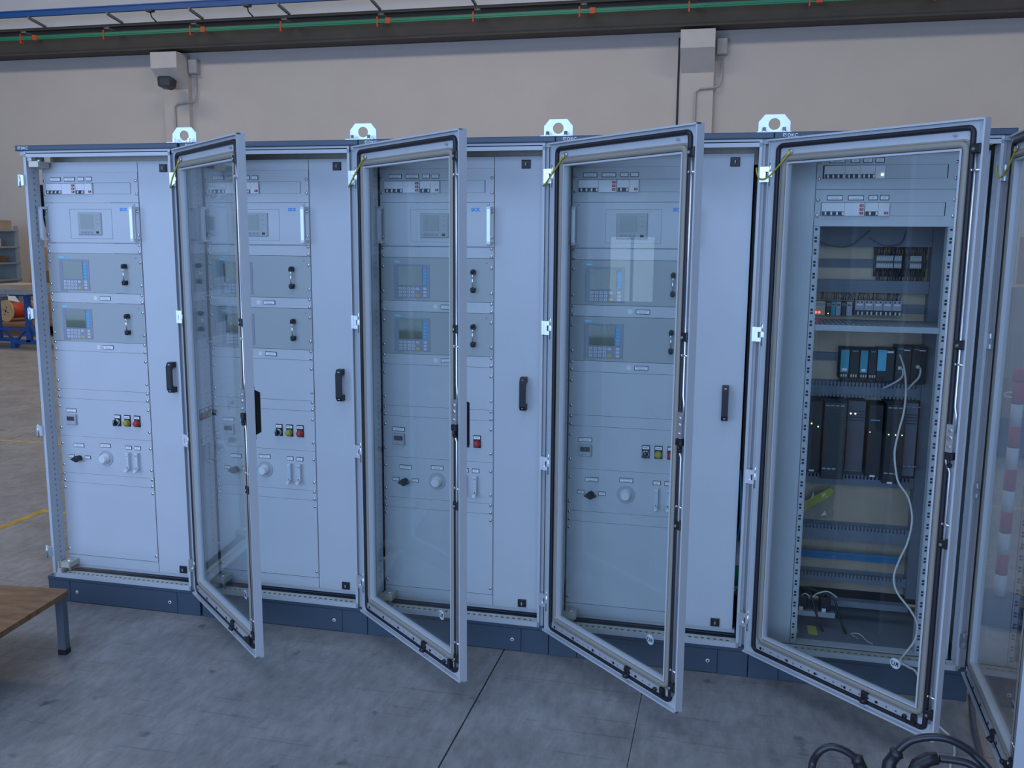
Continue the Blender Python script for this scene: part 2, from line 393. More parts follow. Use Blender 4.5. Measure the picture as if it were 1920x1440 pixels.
br = MB().box(-18,14,GY-.03,GY+.03,5.66,5.75).box(-18,14,GY-.045,GY+.045,5.75,5.77).build('power_rail', 'rail_blue')
tag(br, 'blue overhead power rail above the green conductor bar', 'power rail')
for x in (-9.7,-8.05,-6.40,-4.7,-3.0,-1.3):
    MB().prism([(GY-.05,5.62),(GY+.02,5.60),(GY+.40,5.545),(GY+.40,5.585),(GY-.05,5.66)], x-.015, x+.015, 'x').build('bracket', 'bracket_grey', br)
for x in (-7.2,-5.3):
    MB().box(x-.06,x+.06,GY-.05,GY+.05,5.63,5.665).tube([(x,GY,5.64),(x+.02,GY,5.55),(x+.08,GY+.05,5.47)],.012,6).build('feed_cable', 'cable_black', br)

# ---------------------------------------------------------------- left background
def shelving():
    r = empty('shelving_unit', (-10.6,11.3,0))
    def L(x): return x+10.6
    for x in (-11.35,-10.2):
        for y in (-.25,.3): MB().box(L(x)-.025,L(x)+.025,y-.025,y+.025,0,1.86).build('upright', 'shelf_metal', r)
    for z in (.30,.58,.87,1.18,1.48,1.79):
        MB().box(L(-11.4),L(-10.17),-.28,.33,z-.03,z).build('shelf_board', 'shelf_metal', r)
    MB().box(L(-11.4),L(-10.17),.32,.33,.3,1.79).build('back_sheet', 'shelf_metal', r)
    tag(r, 'grey metal shelving unit against the back wall behind the leftmost cabinet', 'shelving')
shelving()
def boxy(name, x0,x1,y0,y1,z0,z1, m_, label, cat='box', group=None, rz=0):
    cx, cy = (x0+x1)/2, (y0+y1)/2
    w, d, h = x1-x0, y1-y0, z1-z0
    o = empty(name, (cx,cy,z0), rz)
    MB().box(-w/2,w/2,-d/2,d/2,0,h).build('carton', m_, o)
    # lid flaps with a slit between them and packing tape over it
    MB().box(-w/2,w/2,-d/2,-.004,h,h+.004).build('flap', m_, o); MB().box(-w/2,w/2,.004,d/2,h,h+.004).build('flap', m_, o)
    MB().box(-w/2-.001,w/2+.001,-.03,.03,h+.004,h+.005).box(-w/2-.0015,-w/2,-.03,.03,h*.7,h+.004).build('packing_tape', 'cardboard_light', o)
    tag(o, label, cat, group); return o
boxy('cardboard_box',-11.35,-10.75,11.08,11.5,1.79,1.90,'brown_box','flat brown cardboard box on the top board of the shelving')
boxy('cardboard_box',-10.66,-10.20,11.06,11.5,1.79,1.96,'cardboard_light','pale cardboard box at the right end of the top shelf board')
boxy('cardboard_box',-10.60,-10.30,11.08,11.4,1.18,1.30,'brown_box','small dark cardboard box on the middle shelf board')
boxy('white_carton',-10.45,-10.28,11.06,11.3,1.48,1.62,'white_box','small white carton on the upper shelf board')
boxy('dark_tray',-11.3,-10.9,11.06,11.45,.87,.97,'dark','dark open tray on the lower shelf board','tray')
# tall cardboard sheets leaning against the wall
cs = MB().prism([(0,0),(.04,0),(.30,1.46),(.26,1.46)], 0, 1.0, 'x').build('cardboard_sheet', 'cardboard', None, (-10.10,11.6,0)); tag(cs, 'tall sheet of brown cardboard leaning beside the shelving', 'cardboard')
MB().box(.25,.62,.13,.14,.78,1.02).build('printed_patch', 'brown_box', cs, (0,0,0), (0,0,0))
# workbench board on blue trestles
wb = empty('workbench', (-7.6,8.3,0))
MB().box(-1.9,.62,-.30,.35,.83,.90).build('bench_top', 'shelf_metal', wb); MB().box(-1.9,.30,-.31,-.30,.85,.95).build('rail_profile', 'shelf_metal', wb)
MB().box(.02,.60,-.32,.30,.90,.975).build('wood_block', 'plate_zinc', wb)
tag(wb, 'grey workbench top with profiles lying on blue trestles', 'workbench')
def trestle(x, y, label):
    r = empty('trestle', (x,y,0))
    MB().box(-.035,.035,-.035,.035,.10,.83).build('post', 'trestle_blue', r)
    MB().box(-.32,.32,-.035,.035,.07,.13).box(-.32,-.24,-.045,.045,-.0,.07).box(.24,.32,-.045,.045,0,.07).build('foot', 'trestle_blue', r)
    for s in (-1,1): MB().prism([(s*.035,.34),(s*.235,.13),(s*.20,.13),(s*.035,.29)], -.02, .02, 'y').build('brace', 'trestle_blue', r)
    MB().box(-.30,.30,-.03,.03,.79,.83).build('head_bar', 'trestle_blue', r)
    tag(r, label, 'trestle', 'blue trestles'); return r
trestle(-7.20,8.3,'blue steel trestle nearest the leftmost cabinet, under the right end of the bench')
trestle(-7.92,8.5,'blue steel trestle partly cut by the left edge of the photo')
MB().box(-.72,0,-.015,.015,.27,.30).build('tie_bar', 'trestle_blue', bpy.data.objects['trestle'], (0,0,0))
def spool(x, y, z, r, w, cm_, label, rz):
    o = empty('cable_spool', (x,y,z-r), rz)
    for s in (0, 1):
        MB().cyl((s*w,0,r),(s*w+.03*(1 if s else -1),0,r), r, 28).build('flange', 'spool_wood', o)
    MB().cyl((0,0,r),(w,0,r), r*.72, 24).build('cable_winding', cm_, o)
    MB().cyl((-.032,0,r),(-.03,0,r), r*.13, 12).build('hub_hole', 'dark', o)
    for a in range(4):
        t = a*PI/2+.4; MB().cyl((-.034,r*.35*math.cos(t),r+r*.35*math.sin(t)),(-.03,r*.35*math.cos(t),r+r*.35*math.sin(t)), .012, 8).build('bolt', 'dark', o)
    tag(o, label, 'cable spool'); return o
sp = spool(-9.05,9.95,.40,.185,.40,'cable_red','small wooden spool of orange-red cable under the bench with its round flange showing', 1.38)
MB().prism([(.06,.30),(.26,.25),(.22,.38),(.10,.42)], -.165, -.16, 'y').build('paper_tag', 'paper', sp, (0,.03,.02), (-.5,0,0))
spool(-8.55,10.5,.37,.17,.3,'copper','small wooden spool standing behind the nearest blue trestle', .6)
pl = MB().box(-10.6,-8.1,9.65,10.7,.17,.215).box(-10.6,-8.1,9.7,9.8,.0,.17).box(-10.6,-8.1,10.5,10.6,.0,.17).build('spool_rack', 'brown_box'); tag(pl, 'low dark rack carrying the cable spools', 'rack')
bx2 = MB().box(-8.52,-8.22,10.9,11.2,0,.95).build('leaning_board', 'white_box'); tag(bx2, 'pale narrow panel standing behind the bench', 'panel')

# ---------------------------------------------------------------- right background, seen through the rightmost door
pr_ = empty('chain_post', (4.345,.95,0))
MB().lathe([(.19,0),(.20,.02),(.19,.05),(.06,.085),(.035,.09)], n=24, axis='z').build('base', 'base_blue', pr_)
z0 = .09
for k in range(10):
    MB().cyl((0,0,z0+k*.1),(0,0,z0+k*.1+.1),.025,16).build('band', 'pole_red' if k % 2 == 1 else 'white_plastic', pr_)
MB().lathe([(.025,0),(.03,.01),(.03,.04),(.01,.06)], (0,0,1.09), 16, axis='z').build('cap', 'pole_red', pr_)
tag(pr_, 'red and white striped plastic chain post right of the rightmost cabinet', 'post')
ch = empty('plastic_chain', (4.345,.95,1.05))
for k in range(16):
    t = k/15; x = -.03-.75*t; z = -.02-.30*math.sin(PI*t*.5)*t-.14*t; y = .0+1.5*t
    a = Vector((x,y,z))
    MB().tube([(a.x+.028*math.cos(q), a.y+.012*math.sin(q)*(k % 2), a.z+.012*math.sin(q)*((k+1) % 2)) for q in [2*PI*i/10 for i in range(10)]], .004, 5, closed=True).build('link', 'white_plastic', ch)
tag(ch, 'white plastic chain hanging from the striped post', 'chain')
boxy('cardboard_box',5.05,5.85,4.5,5.1,.30,.62,'cardboard','wide orange-brown cardboard box on the dark crate seen through the rightmost door',rz=.1)
boxy('dark_crate',5.0,5.9,4.4,5.1,0,.30,'base_blue','dark plastic crate at the bottom of the box stack on the right','crate')
boxy('cardboard_box',5.02,5.7,4.5,5.05,.624,1.35,'cardboard_light','tall pale cardboard box on top of the stack on the right')
boxy('cardboard_box',5.75,6.6,5.6,6.3,0,1.75,'cardboard','tall brown cardboard box standing on the floor far right')

# ================================================================== CABINETS
ORD = ['leftmost', 'second from the left', 'middle', 'fourth from the left', 'rightmost']
X0 = [-0.008, .8, 1.6, 2.4, 3.2]
RX, RY = .054, .09           # left edge and front plane of the 19-inch column inside a cabinet
U = .04445
ZT = 1.982                   # top of the 19-inch column
DEPTH = .62
# ---- shared small meshes
screw_me = MB().lathe([(.0072,0),(.0072,.0012),(.0050,.0035),(.0022,.0046)], n=10).box(-.004,.004,-.0050,-.0042,-.0006,.0006,1).box(-.0006,.0006,-.0050,-.0042,-.004,.004,1).mesh('screw', ['chrome','dark'])
def label_mesh(w, h, rows):
    b = MB(); b.cbox(0,w,-.0022,0,0,h,.0008,0).box(.0024,w-.0024,-.0026,-.0022,.0024,h-.0024,1)
    rnd = random.Random(int(w*1000)*7+rows); pitch = (h-.006)/rows
    for q in range(rows):
        z = h-.003-pitch*(q+.5); ln = (w-.012)*(1.0 if q == 0 else .65)
        x = w/2-ln/2
        while x < w/2+ln/2-.001:
            d = rnd.uniform(.0016,.0032); b.box(x, min(x+d, w/2+ln/2), -.0028, -.0026, z-pitch*.17, z+pitch*.17, 2); x += d+.0007
    return b.mesh('label_plate', ['label_edge','label_white','print'])
LB = label_mesh(.055,.0185,2); LS = label_mesh(.0315,.0185,3); LT = label_mesh(.031,.0165,1); LQ = label_mesh(.030,.0165,2)
breaker_cache = {}
def breaker_mesh(n, w):
    k = (n, round(w,4))
    if k not in breaker_cache:
        b = MB(); h = .047
        b.cbox(0,w,-.008,.02,0,h,.0008,0)
        b.box(.002,w-.002,-.0095,-.008,.001,.0165,1)
        p = w/n
        for i in range(n):
            b.box(p*(i+.5)-.0005,p*(i+.5)+.0005,-.0085,-.008,.022,.024,2)
        breaker_cache[k] = b.mesh('circuit_breaker', ['white_plastic','black','print'])
    return breaker_cache[k]
toggle_me = MB().prism([(-.0095,.002),(-.018,.004),(-.016,.012),(-.0095,.015)], -.003, .003, 'x').mesh('toggle', 'white_plastic')
redb_me = MB().cbox(-.0065,.0065,-.0045,0,-.0042,.0042,.0012,0).cyl((.001,-.0052,0),(.001,-.0045,0),.0016,8,m=1).mesh('push_button', ['red','white_plastic'])
def add_breaker(parent, x, z, n, w):
    c = inst('circuit_breaker', breaker_mesh(n, w), parent, (x,0,z))
    for i in range(n): inst('toggle', toggle_me, c, (w/n*(i+.72) if n > 1 else w/2, 0, .0))
    return c

# ---- 3U breaker panel (devices poke through a long cut-out)
def make_breaker_panel(variant='a'):
    h = 3*U; r = empty('distribution_board')
    c0, c1 = .020, .447; z0, z1 = .038, .087
    pl = MB().plate(0,.4826,.0007,h-.0007,0,.003,[(c0,c1,z0,z1)]).build('front_plate', 'panel', r)
    for x in (.009,.4736):
        for z in (h/2-.0286,h/2+.0286): inst('screw', screw_me, pl, (x,0,z))
    if variant == 'a':
        for x, me in ((.040,LB),(.113,LB),(.184,LS),(.223,LS)): inst('label_plate', me, r, (x,0,.0945))
        add_breaker(r, .022, z0, 4, .080)
        MB().cbox(.1025,.1715,-.008,.02,z0,z0+.047,.0008).build('relay_module', 'white_plastic', r)
        for q in range(3): inst('push_button', redb_me, r, (.161,-.008,z0+.010+q*.0138))
        add_breaker(r, .1735, z0, 2, .046)
        MB().cbox(.2200,.2570,-.008,.02,z0,z0+.047,.0008).build('relay_module', 'white_plastic', r)
        inst('push_button', redb_me, r, (.246,-.008,z0+.011))
        e = .2575
    else:
        for x, me in ((.041,LB),(.115,LS),(.158,LS),(.199,LS)): inst('label_plate', me, r, (x,0,.0945))
        add_breaker(r, .025, z0, 4, .072); add_breaker(r, .0975, z0, 3, .052); add_breaker(r, .150, z0, 3, .050)
        MB().cbox(.2005,.2350,-.008,.02,z0,z0+.047,.0008).build('relay_module', 'white_plastic', r)
        MB().cyl((.225,-.0105,z0+.014),(.225,-.008,z0+.014),.004,10).build('indicator_lamp', 'led_white', r)
        e = .2355
    MB().box(e+.0005,c1-.003,.001,.004,z0+.0008,z1-.0008).build('blanking_strip', 'panel', r)
    MB().box(c0,c1,.022,.024,z0-.01,z1+.01).build('rear_cover', 'dark', r)
    return r
# ---- 4U analyzer with two bow handles and a square display
def make_gas_analyzer(n):
    h = 4*U; r = empty('gas_analyzer')
    pl = MB().box(0,.4826,0,.003,.0009,h-.0009).build('front_plate', 'panel', r)
    MB().cbox(.019,.4636,-.0035,0,.003,h-.003,.0008).build('door_panel', 'panel', r)
    # raised frame outline round the display
    f = MB(); x0,x1,z0,z1 = .132,.347,.020,.151; t=.0012
    f.box(x0,x1,-.0043,-.0035,z0,z0+t).box(x0,x1,-.0043,-.0035,z1-t,z1).box(x0,x0+t,-.0043,-.0035,z0,z1).box(x1-t,x1,-.0043,-.0035,z0,z1)
    f.build('frame_line', 'keypad_grey', r)
    d = MB().cbox(.174,.295,-.0075,-.0035,.036,.136,.002).build('display_unit', 'analyzer_grey', r)
    MB().cbox(.177,.292,-.0085,-.0075,.039,.133,.0008).build('membrane', 'analyzer_grey', d)
    MB().box(.189,.255,-.0092,-.0085,.064,.127).build('screen', 'lcd_grey', d)
    for k in range(4): MB().cbox(.189+.0165*k,.2015+.0165*k,-.0095,-.0085,.044,.053,.0006).build('soft_key', 'keypad_grey', d)
    MB().cbox(.267,.281,-.0095,-.0085,.044,.053,.0006).build('soft_key', 'black', d)
    for z in (.122,.104,.085): MB().box(.266,.282,-.0089,-.0085,z,z+.0015).build('print_line', 'print', d)
    inst('lettering', text_mesh('SICK', .0175, 'sick_blue', bold=.0007), r, (.389,-.0039,.143))
    hm = MB().box(-.007,.007,-.046,-.034,.012,h-.018).prism([(.0,.012),(-.046,.012),(-.046,.022),(.0,.022)],-.006,.006,'x').prism([(0,h-.028),(-.046,h-.028),(-.046,h-.018),(0,h-.018)],-.006,.006,'x').mesh('handle','aluminium')
    for x in (.011,.4716): inst('handle', hm, r, (x,0,0))
    for x in (.022,.4606):
        for z in (.010,h-.012): MB().lathe([(.0032,0),(.0032,.0012),(.001,.002)],(x+(.004 if x<.2 else -.004),-.0035,z),8).build('panel_screw','grey_plastic',r)
    for x in (.009,.4736):
        for z in (h/2-.051,h/2+.051): inst('screw', screw_me, pl, (x,0,z))
    return r
# ---- 4U analyzer with keypad, green screen and slim handle
key_me = MB().cbox(0,.0125,-.0012,0,0,.0095,.0006,0).box(.0045,.0080,-.0015,-.0012,.003,.0065,1).mesh('key', ['key','key_print'])
keyw_me = MB().cbox(0,.0145,-.0012,0,0,.0095,.0006,0).box(.0,.0145,-.0015,-.0012,.0044,.0052,1).mesh('key', ['key','keypad_grey'])
ykey_me = MB().cbox(0,.0150,-.0014,0,0,.0100,.0012,0).box(.0035,.0115,-.0016,-.0014,.0045,.0058,1).mesh('key', ['yellow','key_print'])
bkey_me = MB().cbox(0,.0155,-.0012,0,0,.0122,.0008,0).mesh('function_key', 'cyan_key')
cap_me = MB().lathe([(.0085,0),(.0085,.020),(.0070,.0245),(.003,.026)], n=12).box(-.0085,.0085,-.022,0,-.012,.0).mesh('handle_cap', 'black')
def make_keypad_analyzer():
    h = 4*U; r = empty('keypad_analyzer')
    pl = MB().box(0,.4826,0,.003,.0009,h-.0009).build('front_plate', 'analyzer_grey', r)
    kp = MB().cbox(.056,.212,-.0015,0,.012,.150,.0006).build('keypad', 'keypad_grey', r)
    sc = MB().box(.076,.178,-.0030,-.0015,.063,.142).build('screen', 'lcd_green', r)
    f = MB(); f.box(.074,.180,-.0036,-.0015,.061,.063).box(.074,.180,-.0036,-.0015,.142,.144).box(.074,.076,-.0036,-.0015,.061,.144).box(.178,.180,-.0036,-.0015,.061,.144).build('bezel', 'keypad_grey', sc)
    for k in range(5): inst('function_key', bkey_me, kp, (.1835,-.0015,.066+.0137*k))
    for row, z in enumerate((.0455,.0315,.0175)):
        for c in range(4): inst('key', key_me, kp, (.0775+.0183*c,-.0015,z))
        inst('key', keyw_me, kp, (.1840,-.0015,z))
    inst('key', keyw_me, kp, (.1510,-.0015,.0455)); inst('key', ykey_me, kp, (.1505,-.0015,.0172))
    tg = MB().box(.056,.089,-.0006,0,.1545,.1645).build('maker_tag', 'cyan_tag', r)
    inst('lettering', text_mesh('SIEMENS', .0072, 'white_print', bold=.0001), tg, (.0578,-.0008,.157))
    inst('lettering', text_mesh('ULTRAMAT 6', .0068, 'print'), r, (.056,-.0004,.0045))
    hd = MB().tube([(.399,-.018,.050),(.399,-.018,.120)], .0035, 8).build('handle', 'chrome', r)
    inst('handle_cap', cap_me, hd, (.399,0,.125)); inst('handle_cap', cap_me, hd, (.399,0,.047), (0,PI,0))
    for x in (.028,.452): MB().lathe([(.0035,0),(.0035,.0015),(.001,.0025)],(x,0,h-.018),8).build('panel_screw','grey_plastic',r)
    for x in (.009,.4736):
        for z in (h/2-.051,h/2+.051): inst('screw', screw_me, pl, (x,0,z))
    return r
# ---- 4U panel: temperature controller, selector switch, yellow and red buttons
def make_control_panel():
    h = 4*U; r = empty('control_unit')
    pl = MB().box(0,.4826,0,.003,.0005,h-.0005).build('front_plate', 'panel', r)
    inst('label_plate', LB, r, (.042,0,.112))
    t = MB().cbox(.044,.097,-.012,0,.054,.104,.003).build('temperature_controller', 'grey_plastic', r)
    MB().box(.051,.090,-.0126,-.012,.074,.094).build('screen', 'lcd_off', t); MB().box(.053,.088,-.0124,-.012,.0975,.0985).build('print_line', 'print', t)
    for x in (.062,.072): MB().cyl((x,-.0132,.064),(x,-.012,.064),.0016,8).build('key', 'black', t)
    for k, x in enumerate((.314,.3645,.4150)):
        holder = MB().cbox(x-.016,x+.016,-.003,0,.060,.1135,.001).build('legend_holder', 'black', r)
        inst('label_plate', LT, holder, (x-.0155,-.0025,.0955))
        if k == 0:
            s = MB().lathe([(.0145,0),(.0145,.010),(.0125,.014)],(x,-.003,.079),20).build('selector_bezel','chrome',r)
            MB().lathe([(.0115,0),(.0115,.006),(.010,.008)],(x,-.017,.079),16).prism([(x-.004,.066),(x+.004,.066),(x+.004,.090),(x,.094),(x-.004,.090)],-.034,-.018,'y').build('selector_knob','black',s)
            MB().box(x-.0006,x+.0006,-.0346,-.034,.082,.092).build('pointer_line','white_print',s)
        else:
            s = MB().lathe([(.0150,0),(.0150,.006),(.0138,.010)],(x,-.003,.078),20).build('button_bezel', ['black','olive','red'][k], r)
            MB().lathe([(.0128,0),(.0128,.008),(.0115,.012),(.006,.0145)],(x,-.010,.078),20).build('button_cap', ['black','olive','red'][k], s)
    for x in (.009,.4736):
        for z in (h/2-.051,h/2+.051): inst('screw', screw_me, pl, (x,0,z))
    return r
# ---- 4U panel: lever valve, dial knob, two flow meters
def make_flow_panel():
    h = 4*U; r = empty('flow_panel')
    pl = MB().box(0,.4826,0,.003,.0005,h-.0005).build('front_plate', 'panel', r)
    inst('label_plate', LB, r, (.071,0,.126)); inst('label_plate', LQ, r, (.040,0,.072)); inst('label_plate', LQ, r, (.127,0,.071)); inst('label_plate', LB, r, (.212,0,.132))
    v = MB().lathe([(.013,0),(.013,.012),(.009,.016)],(.097,0,.074),16).build('valve_stem','black',r)
    MB().lathe([(.013,0),(.015,.004),(.015,.014),(.011,.018)],(.097,-.016,.074),16).prism([(.071,.072),(.079,.067),(.097,.061),(.115,.067),(.123,.072),(.115,.079),(.097,.087),(.079,.079)],-.032,-.020,'y').build('valve_lever','black',v)
    d = MB().lathe([(.037,0),(.037,.002),(.036,.003)],(.239,0,.082),32).build('dial_plate','grey_plastic',r)
    for k in range(9):
        a = PI*(.15+.7*k/8)*1.0+0.0; MB().box(-.0008,.0008,-.0034,-.003,.029,.034).build('dial_mark','print',d,(.239,0,.082),(0,a-PI/2,0))
    kn = MB().lathe([(.023,0),(.023,.004),(.021,.005),(.020,.024),(.018,.027)],(.239,-.003,.082),10).build('dial_knob','white_plastic',r)
    MB().lathe([(.017,0),(.016,.003)],(.239,-.030,.082),20).build('knob_cap','white_plastic',kn)
    for k, x in enumerate((.362,.4085)):
        inst('label_plate', LS, r, (x-.0158,0,.1295))
        f = MB().cbox(x-.0085,x+.0085,-.022,0,.100,.118,.003).cbox(x-.0075,x+.0075,-.020,0,.044,.100,.002).build('flow_meter','clear_acrylic',r)
        for q in range(7): MB().box(x-.004,x+.001,-.0206,-.020,.052+.0062*q,.0528+.0062*q).build('scale_mark','print',f)
        MB().box(x-.0022,x+.0022,-.0210,-.020,.048,.0525).build('float','black',f)
        if k == 1: MB().box(x-.005,x+.005,-.0226,-.022,.106,.109).build('print_line','print',f)
        MB().lathe([(.0075,0),(.0085,.004),(.0085,.016),(.006,.020)],(x,-.018,.037),12).build('adjusting_knob','white_plastic',f)
    for x in (.009,.4736):
        for z in (h/2-.051,h/2+.051): inst('screw', screw_me, pl, (x,0,z))
    return r
blank_me = {n: MB().box(0,.4826,0,.003,.0006,n*U-.0006).mesh('blank_panel','panel') for n in (1,4,8)}

# ---- frame meshes shared by all cabinets
def holes_v(a0, a1, z0, z1, step, hz, phase=0.0):
    h = []; z = z0+phase
    while z+hz < z1: h.append((a0,a1,z,z+hz)); z += step
    return h
post_holes = holes_v(.036,.045,.20,2.02,.025,.009)
def post_mesh():
    b = MB()
    b.box(.040,.050,-.001,.003,.119,2.066)                                  # front sealing lip
    b.plate(.003,.074,.135,2.040,.046,.050,post_holes,perm='yxz')           # perforated inner flange
    b.box(.0012,.012,.040,.074,.119,2.066)                                   # outer wall
    b.box(.012,.040,.038,.044,.119,2.066)                                    # recessed front face
    b.box(.028,.040,.018,.044,.119,2.066)                                    # step
    b.box(.040,.046,.003,.044,.119,2.066)
    b.box(.012,.046,.070,.074,.119,2.066)
    return b
pL = post_mesh().mesh('corner_post','paint')
pR = pL.copy(); pR.transform(Matrix.Translation((.8,0,0)) @ Matrix.Scale(-1,4,(1,0,0))); pR.flip_normals()
rear_me = MB().box(.0012,.05,DEPTH-.06,DEPTH,.119,2.066).mesh('rear_post','paint')
top_me = MB().box(.040,.760,-.001,.003,2.041,2.056).box(.040,.760,.003,.012,2.046,2.069).box(.012,.788,.010,.016,2.052,2.069).box(.046,.754,.003,.07,2.056,2.060).mesh('top_rail','paint')
rail_back_me = MB().box(.05,.75,.15,.18,1.99,2.068).mesh('roof_beam','galv')
bh = []
x = .075
while x < .735: bh.append((x,x+.012,.022,.036)); x += .0245
bot_me = MB().plate(.050,.750,.006,.054,.132,.135,bh,perm='xzy').mesh('perforated_flange','galv')
botf_me = MB().box(.040,.760,-.001,.006,.119,.140).box(.050,.750,.006,.012,.119,.132).mesh('bottom_rail','paint')
plin_me = MB().cbox(.118,.682,.004,.02,.003,.103,.0015).mesh('plinth_panel','plinth_blue')
plc_me = MB().cbox(.0012,.1165,.004,.10,.0,.103,.0015).mesh('plinth_corner','plinth_blue')
plt_me = MB().cbox(.0012,.7988,.001,DEPTH,.1045,.119,.0012).mesh('plinth_cover','plinth_blue')
plside_me = MB().box(.0012,.02,.10,DEPTH,0,.103).mesh('plinth_side','plinth_blue')
roof_me = MB().cbox(.0008,.7992,-.006,DEPTH,2.069,2.092,.003).mesh('roof','plinth_blue')
cap_screw = MB().lathe([(.008,0),(.008,.002),(.004,.003)], n=14).lathe([(.0035,.003),(.0035,.0034)], n=6, m=1).mesh('cover_screw',['white_plastic','dark'])
back_me = MB().box(.05,.75,DEPTH-.004,DEPTH,.13,2.06).mesh('back_panel','dark')
floor_me = MB().box(.05,.75,.12,DEPTH-.06,.118,.121).mesh('base_plate','duct_grey')
# hinge: zinc bracket with pin and knuckle
hinge_me = MB().box(-.045,-.036,-.004,.012,-.027,.027,0).box(-.036,-.024,-.002,.010,-.027,.027,0).box(-.030,-.006,-.012,-.002,.010,.027,0).box(-.030,-.006,-.012,-.002,-.027,-.012,0).cyl((-.009,-.012,-.042),(-.009,-.012,.040),.0042,10,m=1).box(-.014,.006,-.016,-.006,-.010,.009,0).mesh('hinge',['zinc','chrome'])
# lifting bracket with round hole
def bracket_mesh():
    b = MB(); prof = [(-.056,0),(-.056,.042),(-.034,.068),(.034,.068),(.056,.042),(.056,0)]
    n = 24; hole = [(.021*math.cos(2*PI*i/n), .034+.021*math.sin(2*PI*i/n)) for i in range(n)]
    # match each hole vertex with a point on the outline, ray-cast from the hole centre
    out = []
    for i in range(n):
        a = 2*PI*i/n; dx, dz = math.cos(a), math.sin(a); best = 1e9
        for j in range(len(prof)):
            (x1,z1),(x2,z2) = prof[j], prof[(j+1) % len(prof)]; z1-=.034; z2-=.034
            den = dx*(z2-z1)-dz*(x2-x1)
            if abs(den) < 1e-9: continue
            t = (x1*(z2-z1)-z1*(x2-x1))/den; s = (x1*dz-z1*dx)/den
            if t > 0 and -1e-6 <= s <= 1+1e-6: best = min(best, t)
        out.append((dx*best, .034+dz*best))
    # snap nearest outline samples to the true corners
    for c in prof:
        k = min(range(n), key=lambda i: (out[i][0]-c[0])**2+(out[i][1]-c[1])**2); out[k] = c
    k0 = len(b.v)
    for y in (.05,.055):
        for p in out: b.v.append((p[0],y,p[1]))
        for p in hole: b.v.append((p[0],y,p[1]))
    for i in range(n):
        j = (i+1) % n
        b.face((i,j,n+j,n+i)); b.face((2*n+i,3*n+i,3*n+j,2*n+j)); b.face((i,2*n+i,2*n+j,j)); b.face((n+i,n+j,3*n+j,3*n+i))
    b.box(-.062,.058,.012,.055,0,.004)
    return b.mesh('lifting_bracket','bright_zinc')
brk_me = bracket_mesh()
bolt_me = MB().cyl((0,0,.004),(0,0,.007),.0105,14).cyl((0,0,.007),(0,0,.020),.0075,6,smooth=False).mesh('bolt','chrome')

# ---- swing frame meshes
def swing_mesh(xa, xb, x0, x1, zb=.155, zt=2.026, zc=.203):
    b = MB(); b.plate(xa,xb,zb,zt,RY+.0005,RY+.004,[(x0,x1,zc,ZT)])
    for (p, q) in ((xa,xa+.004),(xb-.004,xb)): b.box(p,q,RY+.004,RY+.055,zb,zt)
    b.box(xa,xb,RY+.004,RY+.05,zb,zb+.004).box(xa,xb,RY+.004,RY+.05,zt-.004,zt)
    return b
sw_me = swing_mesh(.0525,.735,RX,RX+.4826).mesh('swing_frame','panel')
line_me = MB().box(.5375,.5392,RY-.0002,RY+.001,.157,2.024).box(.054,.5375,RY-.0002,RY+.001,.2024,.2034).mesh('seam','dark')
def handle_mesh():
    b = MB()
    b.prism([(0,.0),(0,-.010),(.006,-.024),(.022,-.040),(.030,-.040),(.030,-.0),],0,1,'x')  # placeholder replaced below
    return b
hd = MB()
yz = [(0,.0),(-.030,.0),(-.043,.018),(-.043,.118),(-.030,.136),(0,.136),(0,.112),(-.022,.112),(-.030,.102),(-.030,.034),(-.022,.024),(0,.024)]
hd.prism(yz,-.0125,.0125,'x')
handle_me = hd.mesh('handle','black')
hs_me = MB().lathe([(.005,0),(.005,.002)], n=10).mesh('handle_screw','chrome')
latch_me = MB().cbox(-.0175,.0175,-.008,0,-.0165,.0165,.002,0).lathe([(.008,.008),(.008,.010)],(0,0,0),16,1).box(-.002,.002,-.0115,-.010,-.006,.006,2).mesh('latch',['black','dark','grey_plastic'])
hblk_me = MB().box(.052,.074,.006,.085,.138,.158,0).box(.060,.108,.02,.088,.160,.185,0).cyl((.085,.05,.13),(.085,.05,.19),.012,12,m=1).box(.052,.060,.01,.03,.158,.19,0).mesh('pivot_block',['galv','zinc'])

# ---- door meshes (origin on the hinge axis, x along the width, inner face towards -y)
DW, DZ0, DZ1 = .800, .115, 2.065
GU0, GU1, GZ0, GZ1 = .093,.725,.205,1.975
door_me = MB().plate(0,DW,DZ0,DZ1,.002,.018,[(GU0,GU1,GZ0,GZ1)])
for (a,b_,c,d_) in ((0,.006,DZ0,DZ1),(DW-.006,DW,DZ0,DZ1),(0,DW,DZ0,DZ0+.006),(0,DW,DZ1-.006,DZ1)): door_me.box(a,b_,-.013 if a > .5 or b_ > .5 else -.002,.002,c,d_)
for (a,b_,c,d_) in ((GU0-.006,GU0,GZ0-.006,GZ1+.006),(GU1,GU1+.006,GZ0-.006,GZ1+.006),(GU0,GU1,GZ0-.006,GZ0),(GU0,GU1,GZ1,GZ1+.006)): door_me.box(a,b_,-.006,.002,c,d_)
door_me.box(.030,.034,-.004,.002,.14,2.04).box(.775,.779,-.0,.002,.14,2.04)
door_me = door_me.mesh('door','paint')
pane_me = MB().box(GU0-.004,GU1+.004,.008,.012,GZ0-.004,GZ1+.004).mesh('glass_pane','glass')
gask_me = MB().tube(rrect(.047,.762,.1415,2.040,.018,-.003),.0085,8,closed=True).mesh('seal','rubber')
bead_me = MB().tube(rrect(GU0-.018,GU1+.018,GZ0-.018,GZ1+.018,.02,-.001),.0105,8,closed=True).tube(rrect(GU0-.030,GU1+.030,GZ0-.030,GZ1+.030,.022,.0),.004,6,closed=True).mesh('glazing_bead','beige_gasket')
